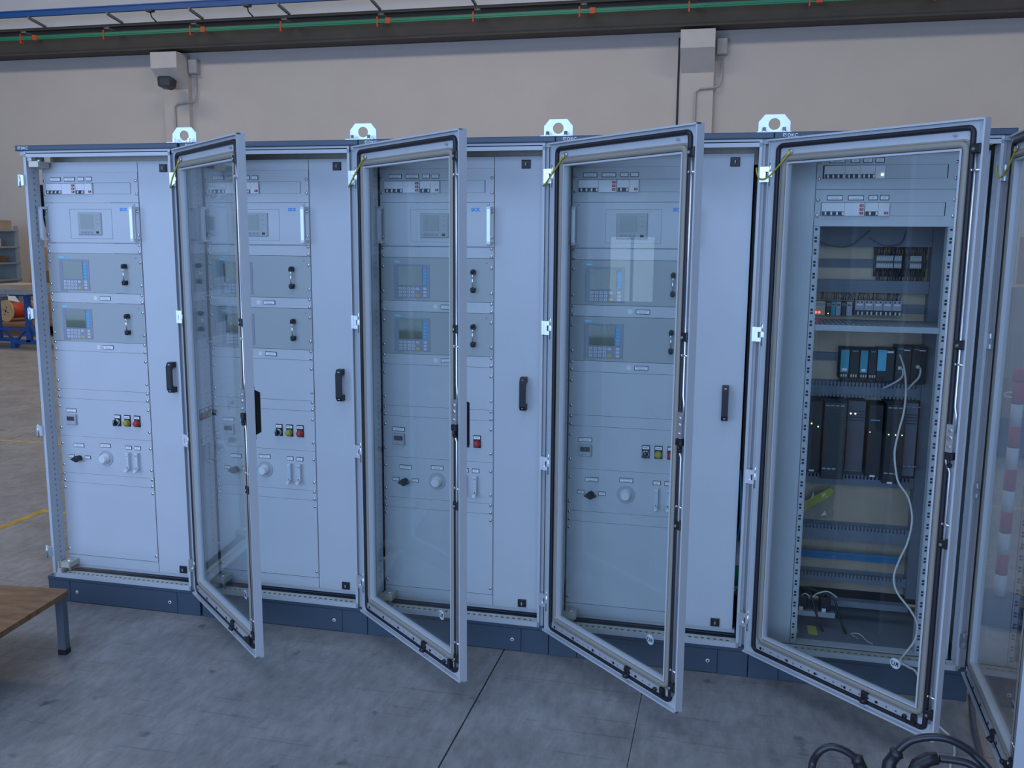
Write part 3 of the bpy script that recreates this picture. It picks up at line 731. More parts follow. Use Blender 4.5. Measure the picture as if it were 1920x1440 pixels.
rod_me = MB().tube([(.779,-.010,1.985),(.779,-.010,1.21),(.786,-.012,1.185),(.786,-.012,1.13)],.0045,8).tube([(.766,-.012,1.06),(.766,-.012,1.035),(.779,-.010,1.005),(.779,-.010,.17)],.0045,8).mesh('lock_rod','zinc')
lockc_me = MB().box(.763,.786,-.020,.002,1.068,1.155,0).lathe([(.006,0),(.006,.003)],(.775,-.020,1.135),10,1).lathe([(.0075,0),(.0075,.003)],(.774,-.020,1.112),12,1).lathe([(.005,0),(.005,.003)],(.774,-.020,1.084),10,1).mesh('lock_case',['zinc','chrome'])
cam_me = MB().cbox(.764,.790,-.026,-.002,1.045,1.066,.003).tube([(.776,-.020,1.05),(.782,-.024,1.03)],.006,8).lathe([(.008,0),(.008,.006),(.005,.009)],(.782,-.018,1.028),12).mesh('lock_cam','black')
clamp_me = MB().cbox(-.013,.015,-.020,.002,-.014,.014,.003,0).lathe([(.005,0),(.005,.003)],(-.004,-.020,-.002),10,1).mesh('rod_guide',['black','chrome'])
pin_me = MB().cyl((-.007,-.014,0),(.016,-.014,0),.003,8).cyl((-.009,-.014,0),(-.006,-.014,0),.005,8).mesh('rod_pin','chrome')
xh = [ .10+.035*i for i in range(18)]
bar_me = MB().plate(.069,.728,.153,.171,-.012,-.009,[(x,x+.006,.159,.165) for x in xh]).box(.069,.728,-.012,.002,.171,.175).mesh('stiffener_bar','aluminium')
bardot_me = MB().cyl((0,-.014,0),(0,-.010,0),.005,10).mesh('bar_rivet','black')
clip_me = MB().cbox(-.012,.012,-.022,-.0,-.012,.022,.004).tube([(0,-.018,-.006),(.003,-.026,-.014)],.011,10).mesh('stay_clip','black')
knob_me = MB().lathe([(.007,0),(.009,.006),(.006,.012)],n=12).mesh('stay_knob','black')
endcap_me = MB().cbox(.718,.734,-.018,0,.146,.178,.003).mesh('end_cap','black')
outh_me = MB().cbox(.738,.770,.018,.030,.96,1.16,.002).prism([(.018,.97),(.053,.985),(.053,1.135),(.018,1.155)],.744,.764,'x').mesh('swing_handle','black')
gbolt_me = MB().cyl((.100,-.012,2.016),(.100,.002,2.016),.0065,6,smooth=False).cyl((.100,-.005,2.016),(.100,-.003,2.016),.010,12).mesh('ground_bolt','zinc')
stk_me = MB().lathe([(.0185,0),(.0185,.0006)],(.633,.0132,.312),24).mesh('approval_sticker','label_white')
studs_me = MB().cyl((.705,-.006,2.021),(.705,.002,2.021),.004,8).box(.700,.712,-.008,-.005,2.019,2.023).mesh('door_stud','zinc')
ru_me = text_mesh('RU', .021, 'black', mirror=True, bold=.0004); us_me = text_mesh('us', .008, 'black', mirror=True)

TH = [math.degrees(.717), math.degrees(.716), math.degrees(.768), math.degrees(.737), 93.0]
for i in range(5):
    c = empty('switch_cabinet', (X0[i],0,0))
    lab = ['leftmost grey switch cabinet with an open frame on its left side',
           'second grey switch cabinet from the left, glass door swung wide open',
           'middle grey switch cabinet of the row of five with its glass door open',
           'fourth grey switch cabinet from the left with a dark gap beside its inner panel',
           'rightmost grey switch cabinet with open rack rails and wiring inside'][i]
    tag(c, lab, 'cabinet', 'grey switch cabinets in a row')
    inst('corner_post', pL, c); inst('corner_post', pR, c)
    inst('rear_post', rear_me, c); inst('rear_post', rear_me, c, (.7488,0,0))
    inst('top_rail', top_me, c); inst('roof_beam', rail_back_me, c)
    b = inst('bottom_rail', botf_me, c); inst('perforated_flange', bot_me, c); inst('base_plate', floor_me, c)
    r = inst('roof', roof_me, c)
    inst('lettering', text_mesh('DKC', .0172, 'white_print', bold=.0002), r, (.045 if i else .033,-.0064,2.0745))
    lx = .0295 if i else .0175
    MB().box(lx,lx+.0022,-.0068,-.006,2.0745,2.0865).box(lx+.002,lx+.012,-.0068,-.006,2.0848,2.0865).box(lx,lx+.004,-.0068,-.006,2.0745,2.0762).tube([(lx+.008+.0038*math.cos(q),-.0064,2.0795+.0038*math.sin(q)) for q in [2*PI*k/12 for k in range(12)]],.0009,5,closed=True).build('logo','white_print',r)
    pp = inst('plinth_panel', plin_me, c)
    for x in (.155,.645): inst('cover_screw', cap_screw, pp, (x,.004,.052))
    inst('plinth_corner', plc_me, c); inst('plinth_corner', plc_me, c, (.682,0,0)); inst('plinth_cover', plt_me, c)
    inst('back_panel', back_me, c)
    if i == 0: inst('plinth_side', plside_me, c)
    if i == 4:
        inst('plinth_side', plside_me, c, (.7788,0,0))
        MB().box(.794,.7985,.05,DEPTH,.125,2.066).build('side_panel','paint',c)
    if 0 < i:
        MB().box(.002,.006,.095,DEPTH-.06,.13,2.06).build('partition','dark',c) if i == 4 else None
    for z in (1.943,1.362,.817,.242): inst('hinge', hinge_me, c, (.80,0,z))
    if i == 0:
        for z in (1.943,1.357,.820,.2435):
            MB().box(.028,.040,-.012,.006,z-.022,z+.022).box(.008,.028,-.008,.0,z-.024,z+.024).cyl((.018,-.008,z-.03),(.018,-.008,z+.03),.004,8).build('spare_hinge','zinc',c)
    if i < 4:
        lb = inst('lifting_bracket', brk_me, c, (.8,0,2.092))
        for x in (-.036,.034): inst('bolt', bolt_me, lb, (x,.026,0))
    # ---------------- door
    d = inst('door', door_me, c, (.783,-.006,0), (0,0,-math.radians(TH[i])))
    inst('glass_pane', pane_me, d); inst('seal', gask_me, d); inst('glazing_bead', bead_me, d); inst('lock_rod', rod_me, d); inst('lock_case', lockc_me, d); inst('lock_cam', cam_me, d)
    for z in (1.978,1.400,.775,.202): inst('rod_guide', clamp_me, d, (.779,0,z))
    for z in (1.916,1.340,.838,.263): inst('rod_pin', pin_me, d, (.779,0,z))
    inst('stiffener_bar', bar_me, d); [inst('bar_rivet', bardot_me, d, (.09+.125*q,0,.162)) for q in range(5)]; inst('end_cap', endcap_me, d)
    inst('stay_clip', clip_me, d, (.545,0,.158)); inst('stay_knob', knob_me, d, (.698,-.012,.161))
    inst('swing_handle', outh_me, d); inst('ground_bolt', gbolt_me, d); inst('door_stud', studs_me, d)
    inst('approval_sticker', stk_me, d); inst('lettering', ru_me, d, (.646,.0122,.304)); inst('lettering', us_me, d, (.627,.0122,.316))
    # grounding wire from the door bolt back to the post
    t = math.radians(TH[i]); bx_, by_ = .783+.100*math.cos(t)-.008*math.sin(t), -.006-.100*math.sin(t)-.008*math.cos(t)
    e = Vector((.744,.006,1.968)) if i >= 3 else Vector((.749,.008,1.908)); s0 = Vector((bx_,by_,2.016)); lo = 1.925
    if i < 3: pts = [s0, s0.lerp(e,.12)+Vector((0,-.006,-.006)), s0.lerp(e,.5)+Vector((0,-.014,-.012)), s0.lerp(e,.85)+Vector((0,-.010,-.012)), e]
    else: pts = [s0, s0.lerp(e,.10)+Vector((0,-.006,-.012)), s0.lerp(e,.35)+Vector((0,-.015,-.035)), s0.lerp(e,.65)+Vector((0,-.014,-.055)), s0.lerp(e,.90)+Vector((0,-.01,-.045)), e+Vector((0,0,-.012)), e]
    # smooth it
    sm = []
    for k in range(len(pts)-1):
        p0 = pts[max(k-1,0)]; p1 = pts[k]; p2 = pts[k+1]; p3 = pts[min(k+2,len(pts)-1)]
        for q in range(5):
            u = q/5; sm.append(.5*((2*p1)+(p2-p0)*u+(2*p0-5*p1+4*p2-p3)*u*u+(3*p1-p0-3*p2+p3)*u**3))
    sm.append(pts[-1])
    gw = MB().tube(sm,.0032,6).build('ground_wire','ground_wire',c)
    MB().tube([sm[0],sm[4]],.0048,8).build('wire_lug','yellow',gw)
    # ---------------- swing frame
    if i < 4:
        sw = inst('swing_frame', sw_me, c); inst('seam', line_me, sw); 
        h = inst('handle', handle_me, sw, (.668,RY,1.015))
        for z in (1.027,1.139): inst('handle_screw', hs_me, sw, (.668,RY-.030 if False else RY-.036,z))
        inst('latch', latch_me, sw, (.6665,RY,1.996)); inst('latch', latch_me, sw, (.6665,RY,.180))
        inst('pivot_block', hblk_me, sw); inst('pivot_block', hblk_me, sw, (0,0,2.185), (PI,0,0)).location = (0,.09,2.185)
        MB().box(.045,.745,RY+.004,RY+.03,.140,.1535).build('lower_crossbar','paint',sw)
        # blank panels in the 19-inch column
        tops = [(ZT-7*U,1),(ZT-12*U,1),(ZT-17*U,1),(ZT-18*U,4),(ZT-22*U,1),(ZT-31*U,1),(ZT-32*U,8)]
        for (zt, n) in tops:
            z = zt-n*U; inst('blank_panel', blank_me[n], sw, (RX,RY-.002,z))
            off = {1:.0159,4:.051,8:.150}[n]
            for x in (.009,.4736):
                for q in (-1,1): inst('screw', screw_me, sw, (RX+x,RY-.002,z+n*U/2+q*off))
        for zz in (ZT-13*U+.013, ZT-18*U+.013):
            inst('label_plate', LB, sw, (RX+.259,RY-.002,zz))
            MB().lathe([(.010,0),(.010,.0006)],(RX+.236,RY-.0022,zz+.009),14).build('vent_plug','white_plastic',sw)
    else:
        sw = swing_mesh(.062,.742,.161,.6436,.122,2.026,.125).build('swing_frame','panel',c)
        MB().box(.1585,.1602,RY-.0002,RY+.001,.125,2.024).box(.6445,.6460,RY-.0002,RY+.001,.125,2.024).build('seam','dark',sw)
        # mounting rails with square holes
        hs = []
        z = ZT-5*U-.006
        n = 0
        while z > .14:
            hs.append((.0040,.0130,z-.0085,z)); z -= .0318 if n % 2 == 0 else .0127
            n += 1
        for xr in (.1615,.6250):
            MB().plate(0,.0185,.125,ZT-5*U,0,.002,hs).build('mounting_rail','panel',sw,(xr,RY-.001,0)); 
            MB().box(.003,.0150,.004,.006,.13,ZT-5*U).build('rail_web','dark',sw,(xr,RY,0))
        MB().box(.180,.184,RY+.004,RY+.05,.125,ZT-5*U).build('rail_flange','panel',sw); MB().box(.6225,.6255,RY+.004,RY+.05,.125,ZT-5*U).build('rail_flange','panel',sw)

# ---------------------------------------------------------------- rack instruments: build one of each, copy the rest
def rack_at(i, zu): return (X0[i]+RX, RY-.002, ZT-zu*U)
protos = [('breaker', make_breaker_panel(), 3), ('gas', make_gas_analyzer(0), 7), ('kp1', make_keypad_analyzer(), 12), ('ctl', make_control_panel(), 27), ('flow', make_flow_panel(), 31)]
WHERE = ['in the leftmost cabinet','in the second cabinet from left','in the middle cabinet','in the fourth cabinet from left']
LABEL = {'breaker': ('breaker panel with white switches and red buttons ', 'breaker panel', 'breaker panels'),
         'gas': ('pale analyzer with two bow handles and square display ', 'analyzer', 'handled analyzers'),
         'kp1': ('upper grey keypad analyzer with green screen ', 'analyzer', 'keypad analyzers'),
         'kp2': ('lower grey keypad analyzer with green screen ', 'analyzer', 'keypad analyzers'),
         'ctl': ('control panel with selector, yellow and red buttons ', 'control panel', 'control panels'),
         'flow': ('flow panel with lever valve, dial and flow meters ', 'flow panel', 'flow panels')}
bpy.context.view_layer.update()
for key, p, zu in protos:
    keys = [(key, zu)] if key != 'kp1' else [('kp1', 12), ('kp2', 17)]
    for (k2, z2) in keys:
        for i in range(4):
            o = p if (i == 0 and k2 == keys[0][0]) else copy_tree(p)
            o.location = rack_at(i, z2); L_ = LABEL[k2]; tag(o, L_[0]+WHERE[i], L_[1], L_[2])
# the rightmost cabinet carries two breaker panels
bp0 = protos[0][1]
o = copy_tree(bp0); o.location = (3.2+.161,RY-.002,ZT-5.0*U); tag(o, 'lower breaker panel with red buttons in the rightmost cabinet', 'breaker panel', 'breaker panels')
o = make_breaker_panel('b'); o.location = (3.2+.161,RY-.002,ZT-2.0*U); tag(o, 'upper breaker panel with a long row of switches in the rightmost cabinet', 'breaker panel', 'breaker panels')

# ---------------------------------------------------------------- inside the rightmost cabinet
cab5 = [o for o in bpy.data.objects if o.name.startswith('switch_cabinet') and abs(o.location.x-3.2) < 1e-6][0]
PX, PY = 3.2, .50
mp = MB().box(.13,.70,PY,PY+.003,.215,1.86).build('mounting_plate','plate_zinc',cab5)
def duct(x0,x1,z0,z1,slots=True,vert=False):
    hs = []
    if slots and not vert:
        x = x0+.008
        while x < x1-.012: hs += [(x,x+.006,z1-.018,z1)]; x += .0145
        if z1-z0 > .06:
            x = x0+.008
            while x < x1-.012: hs += [(x,x+.006,z0,z0+.012)]; x += .0145
    b = MB().plate(x0,x1,z0,z1,PY-.062,PY-.060,hs)
    b.plate(x0,x1,z0,z1,PY-.004,PY,[])
    b.box(x0,x1,PY-.060,PY,z0+(z1-z0)*.45,z0+(z1-z0)*.55)
    if vert: b.box(x0,x0+.002,PY-.06,PY,z0,z1).box(x1-.002,x1,PY-.06,PY,z0,z1)
    return b.build('wiring_duct','duct_grey',mp)
for (a, b) in ((1.685,1.80),(1.500,1.550),(1.068,1.132),(.695,.742),(.447,.518)): duct(.13,.640,a,b, a < .5 or a in (1.068,.695))
duct(.13,.640,.268,.305); duct(.642,.705,.22,1.86,vert=True)
MB().box(.13,.70,PY-.06,PY+.05,1.85,1.87).build('duct_cover','duct_grey',mp)
for z in (1.612,1.43,1.225): MB().box(.15,.64,PY-.012,PY,z-.012,z+.022).box(.15,.64,PY-.015,PY-.012,z+.016,z+.022).box(.15,.64,PY-.015,PY-.012,z-.012,z-.006).build('din_rail','duct_grey',mp)
# bundles of wires hanging into the ducts
def wires(x0, x1, z0, z1, n, mats, name='wire_loom', y=None):
    b = MB(); rnd = random.Random(int(x0*999)+n)
    for k in range(n):
        x = x0+(x1-x0)*(k+.5)/n+rnd.uniform(-.003,.003); m_ = rnd.randrange(len(mats)); yy = (PY-.03 if y is None else y)
        b.tube([(x,yy,z0),(x+rnd.uniform(-.006,.006),yy-rnd.uniform(.004,.02),(z0+z1)/2),(x+rnd.uniform(-.008,.008),yy,z1)],.0016,5,m=m_)
    o = b.build(name, mats, mp); o['kind'] = 'stuff'; return o
wires(.44,.625,1.645,1.69,42,['wire_grey','black','wire_grey','copper']); wires(.44,.625,1.545,1.60,36,['black','wire_grey','black'])
wires(.432,.632,1.565,1.685,70,['black','dark','wire_grey','black'],y=PY-.02); wires(.19,.545,1.468,1.505,60,['wire_grey','copper','black','plate_zinc'])
wires(.32,.48,1.128,1.175,28,['wire_grey','plate_zinc','black'])
def thing(name, label, cat, group=None): return tag(empty(name,(PX,0,0)), label, cat, group)
for x0, n, lab in ((.438,9,'left cluster of terminal blocks on the upper rail in the rightmost cabinet'),(.505,4,'middle cluster of dark terminal blocks on the upper rail in the rightmost cabinet'),(.565,6,'right cluster of terminal blocks on the upper rail in the rightmost cabinet')):
    t = thing('terminal_strip', lab, 'terminal strip', 'terminal strips'); t.location = (PX+x0,PY-.055,1.600)
    for k in range(n):
        e = MB().box(0,.0066,0,.05,0,.050,0).box(.0008,.0058,-.003,0,.006,.014,1).box(.0008,.0058,-.003,0,.034,.042,1).box(.001,.0056,-.002,0,.020,.028,2).build('terminal_block',['grey_plastic','galv','black'],t,(k*.0070,0,0))
rb = thing('breaker_row', 'row of pale miniature breakers on the rail above the perforated shelf', 'breaker row'); rb.location = (PX+.365,PY-.075,1.408)
for k in range(5):
    q = MB().cbox(0,.0345,0,.06,.0,.062,.001,0).box(.001,.0335,-.006,0,.004,.022,1).cyl((.009,-.001,.055),(.009,.0,.055),.0035,8,m=1).cyl((.0255,-.001,.055),(.0255,0,.055),.0035,8,m=1).box(.006,.028,-.0006,0,.042,.048,2).build('circuit_breaker',['grey_plastic','black','label_white'],rb,(k*.0355,0,0))
    for x in (.011,.0265): MB().box(x-.003,x+.003,-.014,-.004,.005,.017).build('toggle','white_plastic',q)
rl = thing('relay_row', 'row of small dark and pale relays beside the miniature breakers', 'relay row'); rl.location = (PX+.196,PY-.07,1.405)
for k, (x, w, mt) in enumerate(((0,.055,'plate_zinc'),(.058,.018,'black'),(.077,.018,'teal'),(.096,.020,'grey_plastic'),(.118,.018,'black'),(.137,.022,'grey_plastic'))):
    q = MB().cbox(x,x+w,0,.05,.0,.058,.001,0).box(x+.002,x+w-.002,-.002,0,.040,.050,1).build('relay',[mt,'grey_plastic'],rl)
    MB().box(x+.004,x+min(w,.02)-.004,-.003,0,.042,.047).build('screw_terminal','black',q)
    if k == 0:
        for s in (.018,.032): MB().cyl((x+s,-.003,.012),(x+s,0,.012),.005,10).build('lamp','led_red',q)
    if k == 1: MB().cyl((x+.009,-.003,.008),(x+.009,0,.008),.002,8).build('lamp','led_amber',q)
# perforated shelf
sh = MB()
sh.plate(.186,.690,.115,.43,1.388,1.391,[(.20+.019*a,.208+.019*a,.14+.03*b_,.150+.03*b_) for a in range(25) for b_ in range(9)],perm='xzy')
sh.box(.180,.700,.110,.118,1.372,1.394).prism([(.12,1.388),(.40,1.388),(.12,1.25)],.686,.689,'x').build('equipment_shelf','plate_zinc')
shelf = bpy.data.objects['equipment_shelf']; shelf.location = (PX,0,0); shelf.data.materials[0] = MATS['shelf_metal']; tag(shelf, 'perforated metal shelf across the rack in the rightmost cabinet', 'shelf')
# control modules on the third rail
plc = thing('control_module_rack', 'row of dark control modules with teal strips and pale cables below the shelf', 'control modules'); plc.location = (PX,PY-.10,0)
for k, (x, w, z0, z1, strip) in enumerate(((.318,.036,1.150,1.275,'teal'),(.356,.036,1.150,1.275,None),(.394,.032,1.150,1.275,'teal'),(.428,.030,1.150,1.275,None),(.460,.066,1.145,1.278,'cyan'),(.530,.058,1.140,1.290,None),(.590,.056,1.140,1.290,None))):
    q = MB().cbox(x,x+w,0,.09,z0,z1,.0015).build('module','black' if k > 3 else 'dark',plc)
    if strip == 'teal':
        MB().box(x+.002,x+w-.002,-.003,0,z0+.028,z1-.006).build('front_door','teal',q); MB().box(x+.008,x+w-.008,-.0036,-.003,z0+.034,z0+.044).build('label_tag','label_white',q)
    if strip == 'cyan': MB().box(x+.001,x+.034,-.003,0,z0+.044,z1-.004).build('front_door','cyan_tag',q)
    if k > 3: MB().box(x+w-.030,x+w-.006,-.002,0,z1-.016,z1-.008).build('label_tag','label_white',q)
    if k in (1,3,5,6): MB().box(x+.008,x+w-.006,-.002,0,z1-.012,z1-.008).build('name_strip','teal',q)
    for s in range(3): MB().box(x+.005+s*.009,x+.010+s*.009,-.006,0,z0+.010,z0+.020).build('plug','galv' if k < 4 else 'dark',q)
# drives
for k, (x, w, z0, z1, dp, lab) in enumerate(((.200,.058,.765,1.060,.14,'dark drive module with amber and green lamps, leftmost of the drives'),(.262,.088,.745,1.063,.17,'tall black ribbed drive second from left in the rightmost cabinet'),(.440,.056,.752,1.052,.12,'dark slim drive with a blue strip in the rightmost cabinet'),(.500,.072,.740,1.065,.17,'black drive with two small lamps in the rightmost cabinet'),(.360,.070,.770,1.060,.10,'dark grey power supply between the two tall black drives'),(.578,.05,.76,1.062,.11,'narrow grey drive at the right end of the lower row in the rightmost cabinet'))):
    d = thing('drive_module', lab, 'drive', 'drive modules'); d.location = (PX+x,PY-dp,z0); h = z1-z0
    mt = ['dark','black','dark','black','wire_grey','duct_grey'][k]
    MB().cbox(0,w,0,dp,0,h,.002).build('housing',mt,d)
    for s in range(4): MB().box(.004,w-.004,-.0015,0,h*.72+s*.012,h*.72+s*.012+.004).build('vent_slot','black' if mt != 'black' else 'dark',d)
    if k in (1,3,5):
        for s in range(3 if k != 1 else 4): MB().box(.004+s*.019,.018+s*.019,-.004,0,h-.016,h-.012).build('terminal_label','grey_plastic',d); 
        for s in range(3): MB().box(.004+s*.019,.018+s*.019,-.004,0,.040,.045).build('terminal_label','grey_plastic',d)
    if k in (0,2,3): MB().box(.018,.038,-.003,0,.0,.007).build('label_tag','label_white',d)
    if k == 0: MB().cyl((.018,-.003,h*.68),(.018,0,h*.68),.0026,8).build('lamp','led_amber',d); MB().cyl((.044,-.003,h*.64),(.044,0,h*.64),.0026,8).build('lamp','led_green',d)
    if k == 2: MB().box(.008,.044,-.003,0,h*.78,h*.795).build('name_strip','cyan_key',d); MB().cyl((.008,-.003,h*.62),(.008,0,h*.62),.0018,8).build('lamp','led_amber',d)
    if k == 3:
        for s, l in ((.012,'led_green'),(.038,'led_amber'),(.062,'led_green')): MB().cyl((s,-.003,h*.62),(s,0,h*.62),.0022,8).build('lamp',l,d)
    if k == 4:
        for s in (.012,.030): MB().cyl((s,-.003,h*.82),(s,0,h*.82),.003,8).build('lamp','led_white',d)
# blue film strip, bag with yellow paper, bottom gear
bf = MB().box(.18,.61,PY-.075,PY-.062,.372,.404).box(.18,.61,PY-.080,PY-.075,.390,.394).build('blue_cover_strip','blue_film'); bf.location = (PX,0,0); tag(bf,'shiny blue protective strip across the lower rail in the rightmost cabinet','cover strip')
bag = empty('document_bag',(PX+.21,PY-.066,.52)); tag(bag,'clear plastic bag with yellow paper lying on a duct in the rightmost cabinet','bag')
MB().prism([(.0,.055),(.105,.125),(.12,.150),(.105,.165),(.0,.095),(-.005,.075)],-.012,-.006,'y').build('yellow_sheet','yellow_paper',bag)
bb = MB(); 
gx = [(-.01+.13*a/8) for a in range(9)]; gz = [(.0+.15*b_/8) for b_ in range(9)]
rr = random.Random(3); k0 = 0
for a in range(9):
    for b_ in range(9): bb.v.append((gx[a]+rr.uniform(-.004,.004),-.016-rr.uniform(0,.02)-.01*math.sin(a+b_),gz[b_]+gx[a]*.35))
for a in range(8):
    for b_ in range(8): bb.face((a*9+b_,(a+1)*9+b_,(a+1)*9+b_+1,a*9+b_+1),0,False)
bb.build('clear_film','film',bag)
for k, (x, lab) in enumerate(((.215,'left black cable gland plug on the bottom rail of the rightmost cabinet'),(.305,'right black cable gland plug on the bottom rail of the rightmost cabinet'))):
    g = empty('cable_plug',(PX+x,.30,.19)); tag(g,lab,'plug','bottom plugs')
    MB().cbox(-.022,.022,-.03,.03,.01,.065,.006).build('plug_body','black',g); MB().box(-.012,.004,-.033,-.02,-.004,.02).build('plug_latch','white_plastic',g)
    MB().tube([(0,0,.06),(.004,-.01,.085),(.03,-.03,.08),(.05,-.04,.02),(.07,-.05,-.04),(.085,-.06,-.068)],.005,8).build('plug_lead','cable_black',g)
tr = MB().box(.13,.345,.26,.30,.176,.190).box(.13,.345,.258,.262,.176,.198).build('gland_rail','zinc'); tr.location=(PX,0,0); tag(tr,'short zinc rail carrying the black plugs in the bottom of the rightmost cabinet','rail')
tr = MB().box(.30,.64,.36,.40,.19,.215).build('lower_cross_rail','duct_grey'); tr.location=(PX,0,0); tag(tr,'long grey cross rail low in the back of the rightmost cabinet','rail')
for k in range(2): 
    yl = MB().box(0,.036,0,.09,.1215,.1225).build('warning_tape','yellow_paper'); yl.location=(PX+.165+k*.075,.20,0); tag(yl, ['left yellow tape patch on the floor of the rightmost cabinet','right yellow tape patch on the floor of the rightmost cabinet'][k],'tape','cabinet tape patches')

def smooth(pts, n=6):
    P = [Vector(p) for p in pts]; out = []
    for k in range(len(P)-1):
        p0 = P[max(k-1,0)]; p1 = P[k]; p2 = P[k+1]; p3 = P[min(k+2,len(P)-1)]
        for q in range(n):
            u = q/n; out.append(.5*((2*p1)+(p2-p0)*u+(2*p0-5*p1+4*p2-p3)*u*u+(3*p1-p0-3*p2+p3)*u**3))
    out.append(P[-1]); return out
wc = [(3.741,.42,1.269),(3.753,.36,1.221),(3.758,.32,1.169),(3.756,.28,1.106),(3.749,.26,1.04),(3.734,.25,.966),(3.724,.24,.887),(3.732,.22,.811),(3.742,.20,.774),(3.776,.18,.724),(3.791,.16,.644),(3.776,.14,.556),(3.75,.12,.497),(3.73,.10,.432),(3.742,.08,.377),(3.789,.06,.32),(3.816,.05,.269),(3.809,.03,.215),(3.778,.02,.162),(3.754,-.012,.141),(3.777,-.03,.130),(3.809,-.05,.115),(3.83,-.10,.04),(3.845,-.16,.006),(3.861,-.231,.006),(3.883,-.304,.006),(3.872,-.401,.006),(3.84,-.489,.006),(3.83,-.62,.006),(3.86,-.9,.006)]
o = MB().tube(smooth(wc),.0042,7).build('data_cable','cable_white'); tag(o,'long pale data cable hanging through the rightmost cabinet and out onto the floor','cable')
for k, (pts, lab) in enumerate((([(3.745,.39,1.205),(3.752,.36,1.20),(3.75,.36,1.17),(3.72,.38,1.14),(3.69,.40,1.118)],'short pale cable from the left control module down to the duct'),([(3.812,.39,1.212),(3.818,.36,1.205),(3.812,.35,1.175),(3.79,.34,1.15),(3.768,.32,1.128)],'short pale cable from the right control module joining the long one'))):
    o = MB().tube(smooth(pts),.0042,7).build('patch_cable','cable_white'); tag(o,lab,'cable','patch cables'); MB().box(-.006,.006,-.01,.01,-.006,.006).build('connector','white_plastic',o,pts[0])
o = MB().tube(smooth([(3.63,.20,.124),(3.60,.18,.15),(3.63,.16,.16),(3.66,.17,.13),(3.68,.16,.124)]),.002,6).build('loose_wire','cable_white'); tag(o,'short loose white wire curled on the floor of the rightmost cabinet','wire')
o = MB().tube(smooth([(3.39,.30,.20),(3.42,.28,.262),(3.45,.27,.255),(3.47,.26,.275),(3.51,.26,.288),(3.55,.27,.262)]),.003,6).build('arched_wire','cable_white'); tag(o,'arched white wire above the black plugs in the rightmost cabinet','wire')
for k,(pts,lab) in enumerate((([(3.36,.42,1.75),(3.42,.40,1.70),(3.52,.40,1.685),(3.60,.42,1.75)],'black wire loop drooping across the top duct of the rightmost cabinet'),([(3.60,.43,1.72),(3.66,.42,1.69),(3.72,.42,1.70),(3.74,.44,1.75)],'blue-black wire loop at the right of the top duct'))):
    o = MB().tube(smooth(pts),.002,6).build('wire_loop','wire_grey'); tag(o,lab,'wire')
# inside the fourth cabinet: what shows through the dark gap
for k, z in enumerate((.33,.42,.50)):
    pass
o = MB().lathe([(.045,0),(.05,.02),(.05,.14),(.03,.17),(.02,.20)],(3.128,.20,.30),16,axis='z').build('hanging_bottle','clear_acrylic'); tag(o,'clear filter bottle with a green label in the gap of the fourth cabinet','bottle')
MB().lathe([(.0505,0),(.0505,.09)],(3.128,.20,.315),16,axis='z').build('green_label','green_bar',o)
o = MB().tube(smooth([(3.14,.16,.80),(3.146,.15,.70),(3.15,.15,.60),(3.14,.18,.50)]),.004,6).build('blue_hose','cyan_key'); tag(o,'thin bright blue hose in the gap of the fourth cabinet','hose')
o = MB().cbox(.008,.040,.105,.145,1.79,1.93,.004).tube([(.024,.105,1.85),(.026,.10,1.80),(.030,.11,1.74)],.004,6).build('wire_bundle_box','black'); tag(o,'black wiring box behind the open left side of the leftmost cabinet','wiring box')

# ================================================================== FOREGROUND
tb = empty('low_table',(.478,-.438,0),.105)
MB().prism([(-1.1,-.0),(-.015,0),(0,-.015),(0,-1.1),(-1.1,-1.1)],.246,.268,'z').build('table_top','table_wood',tb)
for (x,y) in ((-.024,-.030),(-1.05,-.030),(-.024,-1.04),(-1.05,-1.04)):
    l = MB().box(-.016,.016,-.016,.016,.02,.246).build('leg','leg_steel',tb,(x,y,0)); MB().box(-.0175,.0175,-.0175,.0175,0,.022).build('leg_cap','black',l)
MB().box(-1.03,-.05,-.06,-.04,.215,.246).build('apron','leg_steel',tb)
tag(tb,'low wooden-topped table with grey steel legs at the left edge of the photo','table')

# service trolley just below the frame, with the black leads lying on it
ty = -2.30
tt = empty('service_trolley',(3.45,ty,0))
MB().box(-.55,.55,-.45,-.02,.86,.885).build('tray','shelf_metal',tt)
for x in (-.53,.53):
    for y in (-.43,-.04): MB().box(x-.015,x+.015,y-.015,y+.015,.05,.86).build('leg','shelf_metal',tt); 
MB().box(-.55,.55,-.45,-.02,.30,.32).build('lower_tray','shelf_metal',tt)
for x in (-.53,.53):
    for y in (-.43,-.04): MB().cyl((x-.012,y,.03),(x+.012,y,.03),.03,14).build('castor','black',tt)
tag(tt,'grey service trolley below the bottom edge carrying the black leads','trolley')
def lead(name, pts, r, con, cr, label):
    o = MB().tube(smooth(pts,8),r,10).build(name,'cable_black')
    P = [Vector(p) for p in con]
    MB().tube(P,cr,10).build('connector','black',o)
    tag(o,label,'cable','black power leads'); return o
Y0 = -2.17
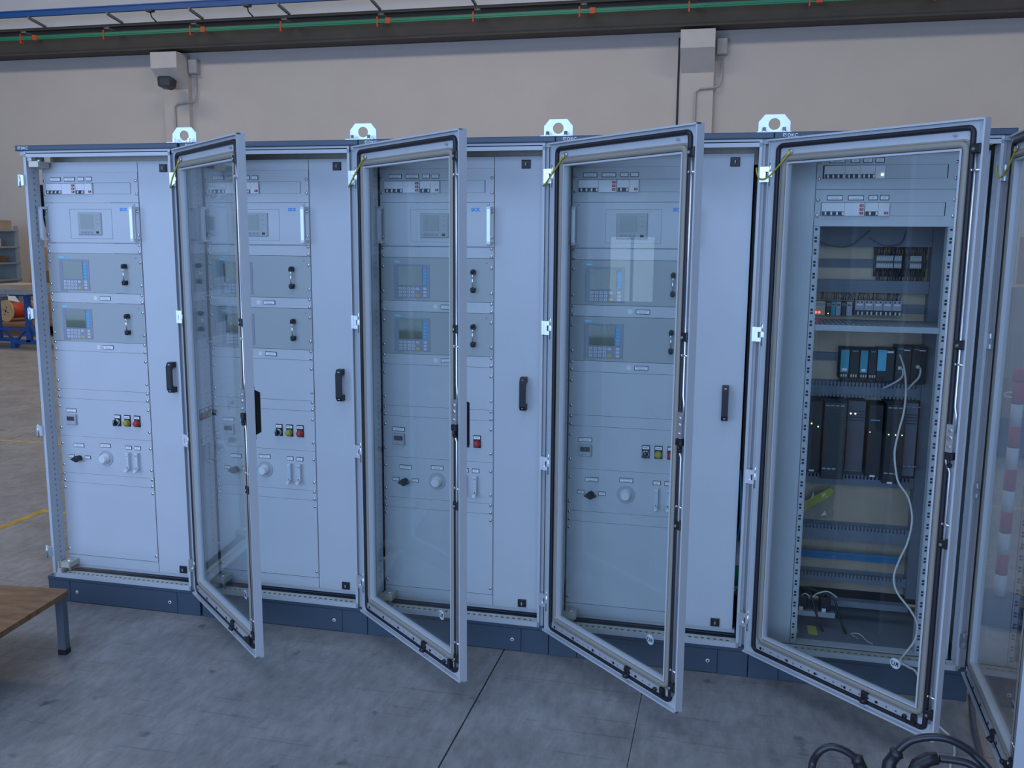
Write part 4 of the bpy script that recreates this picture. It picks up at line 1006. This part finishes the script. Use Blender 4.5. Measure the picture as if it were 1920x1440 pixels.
lead('power_lead',[(3.222,Y0-.04,.886),(3.224,Y0,.912),(3.232,Y0,.936),(3.246,Y0,.948),(3.262,Y0,.948),(3.278,Y0,.941),(3.290,Y0,.932)],.0058,[(3.284,Y0,.938),(3.288,Y0,.934),(3.290,Y0,.931),(3.296,Y0,.915),(3.298,Y0-.03,.888)],[.006,.0105,.009,.011,.013],'black power lead arching at the left of the bottom right corner')
lead('power_lead',[(3.340,Y0,.944),(3.346,Y0,.958),(3.362,Y0,.975),(3.388,Y0,.984),(3.412,Y0,.984),(3.436,Y0,.974),(3.452,Y0,.962),(3.475,Y0-.01,.94),(3.50,Y0-.04,.90)],.0058,[(3.346,Y0,.957),(3.343,Y0,.952),(3.341,Y0,.948),(3.334,Y0,.935),(3.326,Y0-.03,.889)],[.006,.0115,.009,.010,.012],'black power lead with the widest arch at the bottom right corner')
lead('power_lead',[(3.400,Y0-.01,.957),(3.425,Y0-.01,.957),(3.445,Y0-.012,.953),(3.470,Y0-.02,.935),(3.490,Y0-.05,.90)],.0055,[(3.398,Y0-.01,.957),(3.385,Y0-.01,.954),(3.37,Y0-.015,.945),(3.358,Y0-.03,.93)],[.0085,.0105,.011,.009],'black power lead with a flat connector lying between the arches')
dv = empty('round_device',(3.39,-2.28,.885)); tag(dv,'dark round-edged device peeking over the bottom edge of the photo','device')
MB().lathe([(.07,0),(.078,.01),(.078,.030),(.07,.037)],n=32,axis='z').build('housing','cable_black',dv); MB().box(-.006,.010,.06,.068,.034,.040).build('tag','white_plastic',dv)
og = MB().cbox(-.03,.03,-.015,.015,0,.022,.004).build('orange_plug','orange',None,(3.245,-2.18-.02,.885)); tag(og,'small orange plug at the bottom edge under the left black lead','plug')
MB().tube([(.03,0,.012),(.05,0,.012)],.004,6).build('plug_lead','orange',og)
bs = MB().tube(smooth([(4.03,.06,.008),(4.00,-.08,.008),(3.975,-.22,.008),(3.96,-.34,.008),(3.945,-.48,.008),(3.955,-.75,.008)]),.010,8).build('floor_cable','wire_grey'); tag(bs,'thick dark cable on the floor under the rightmost open door','cable')
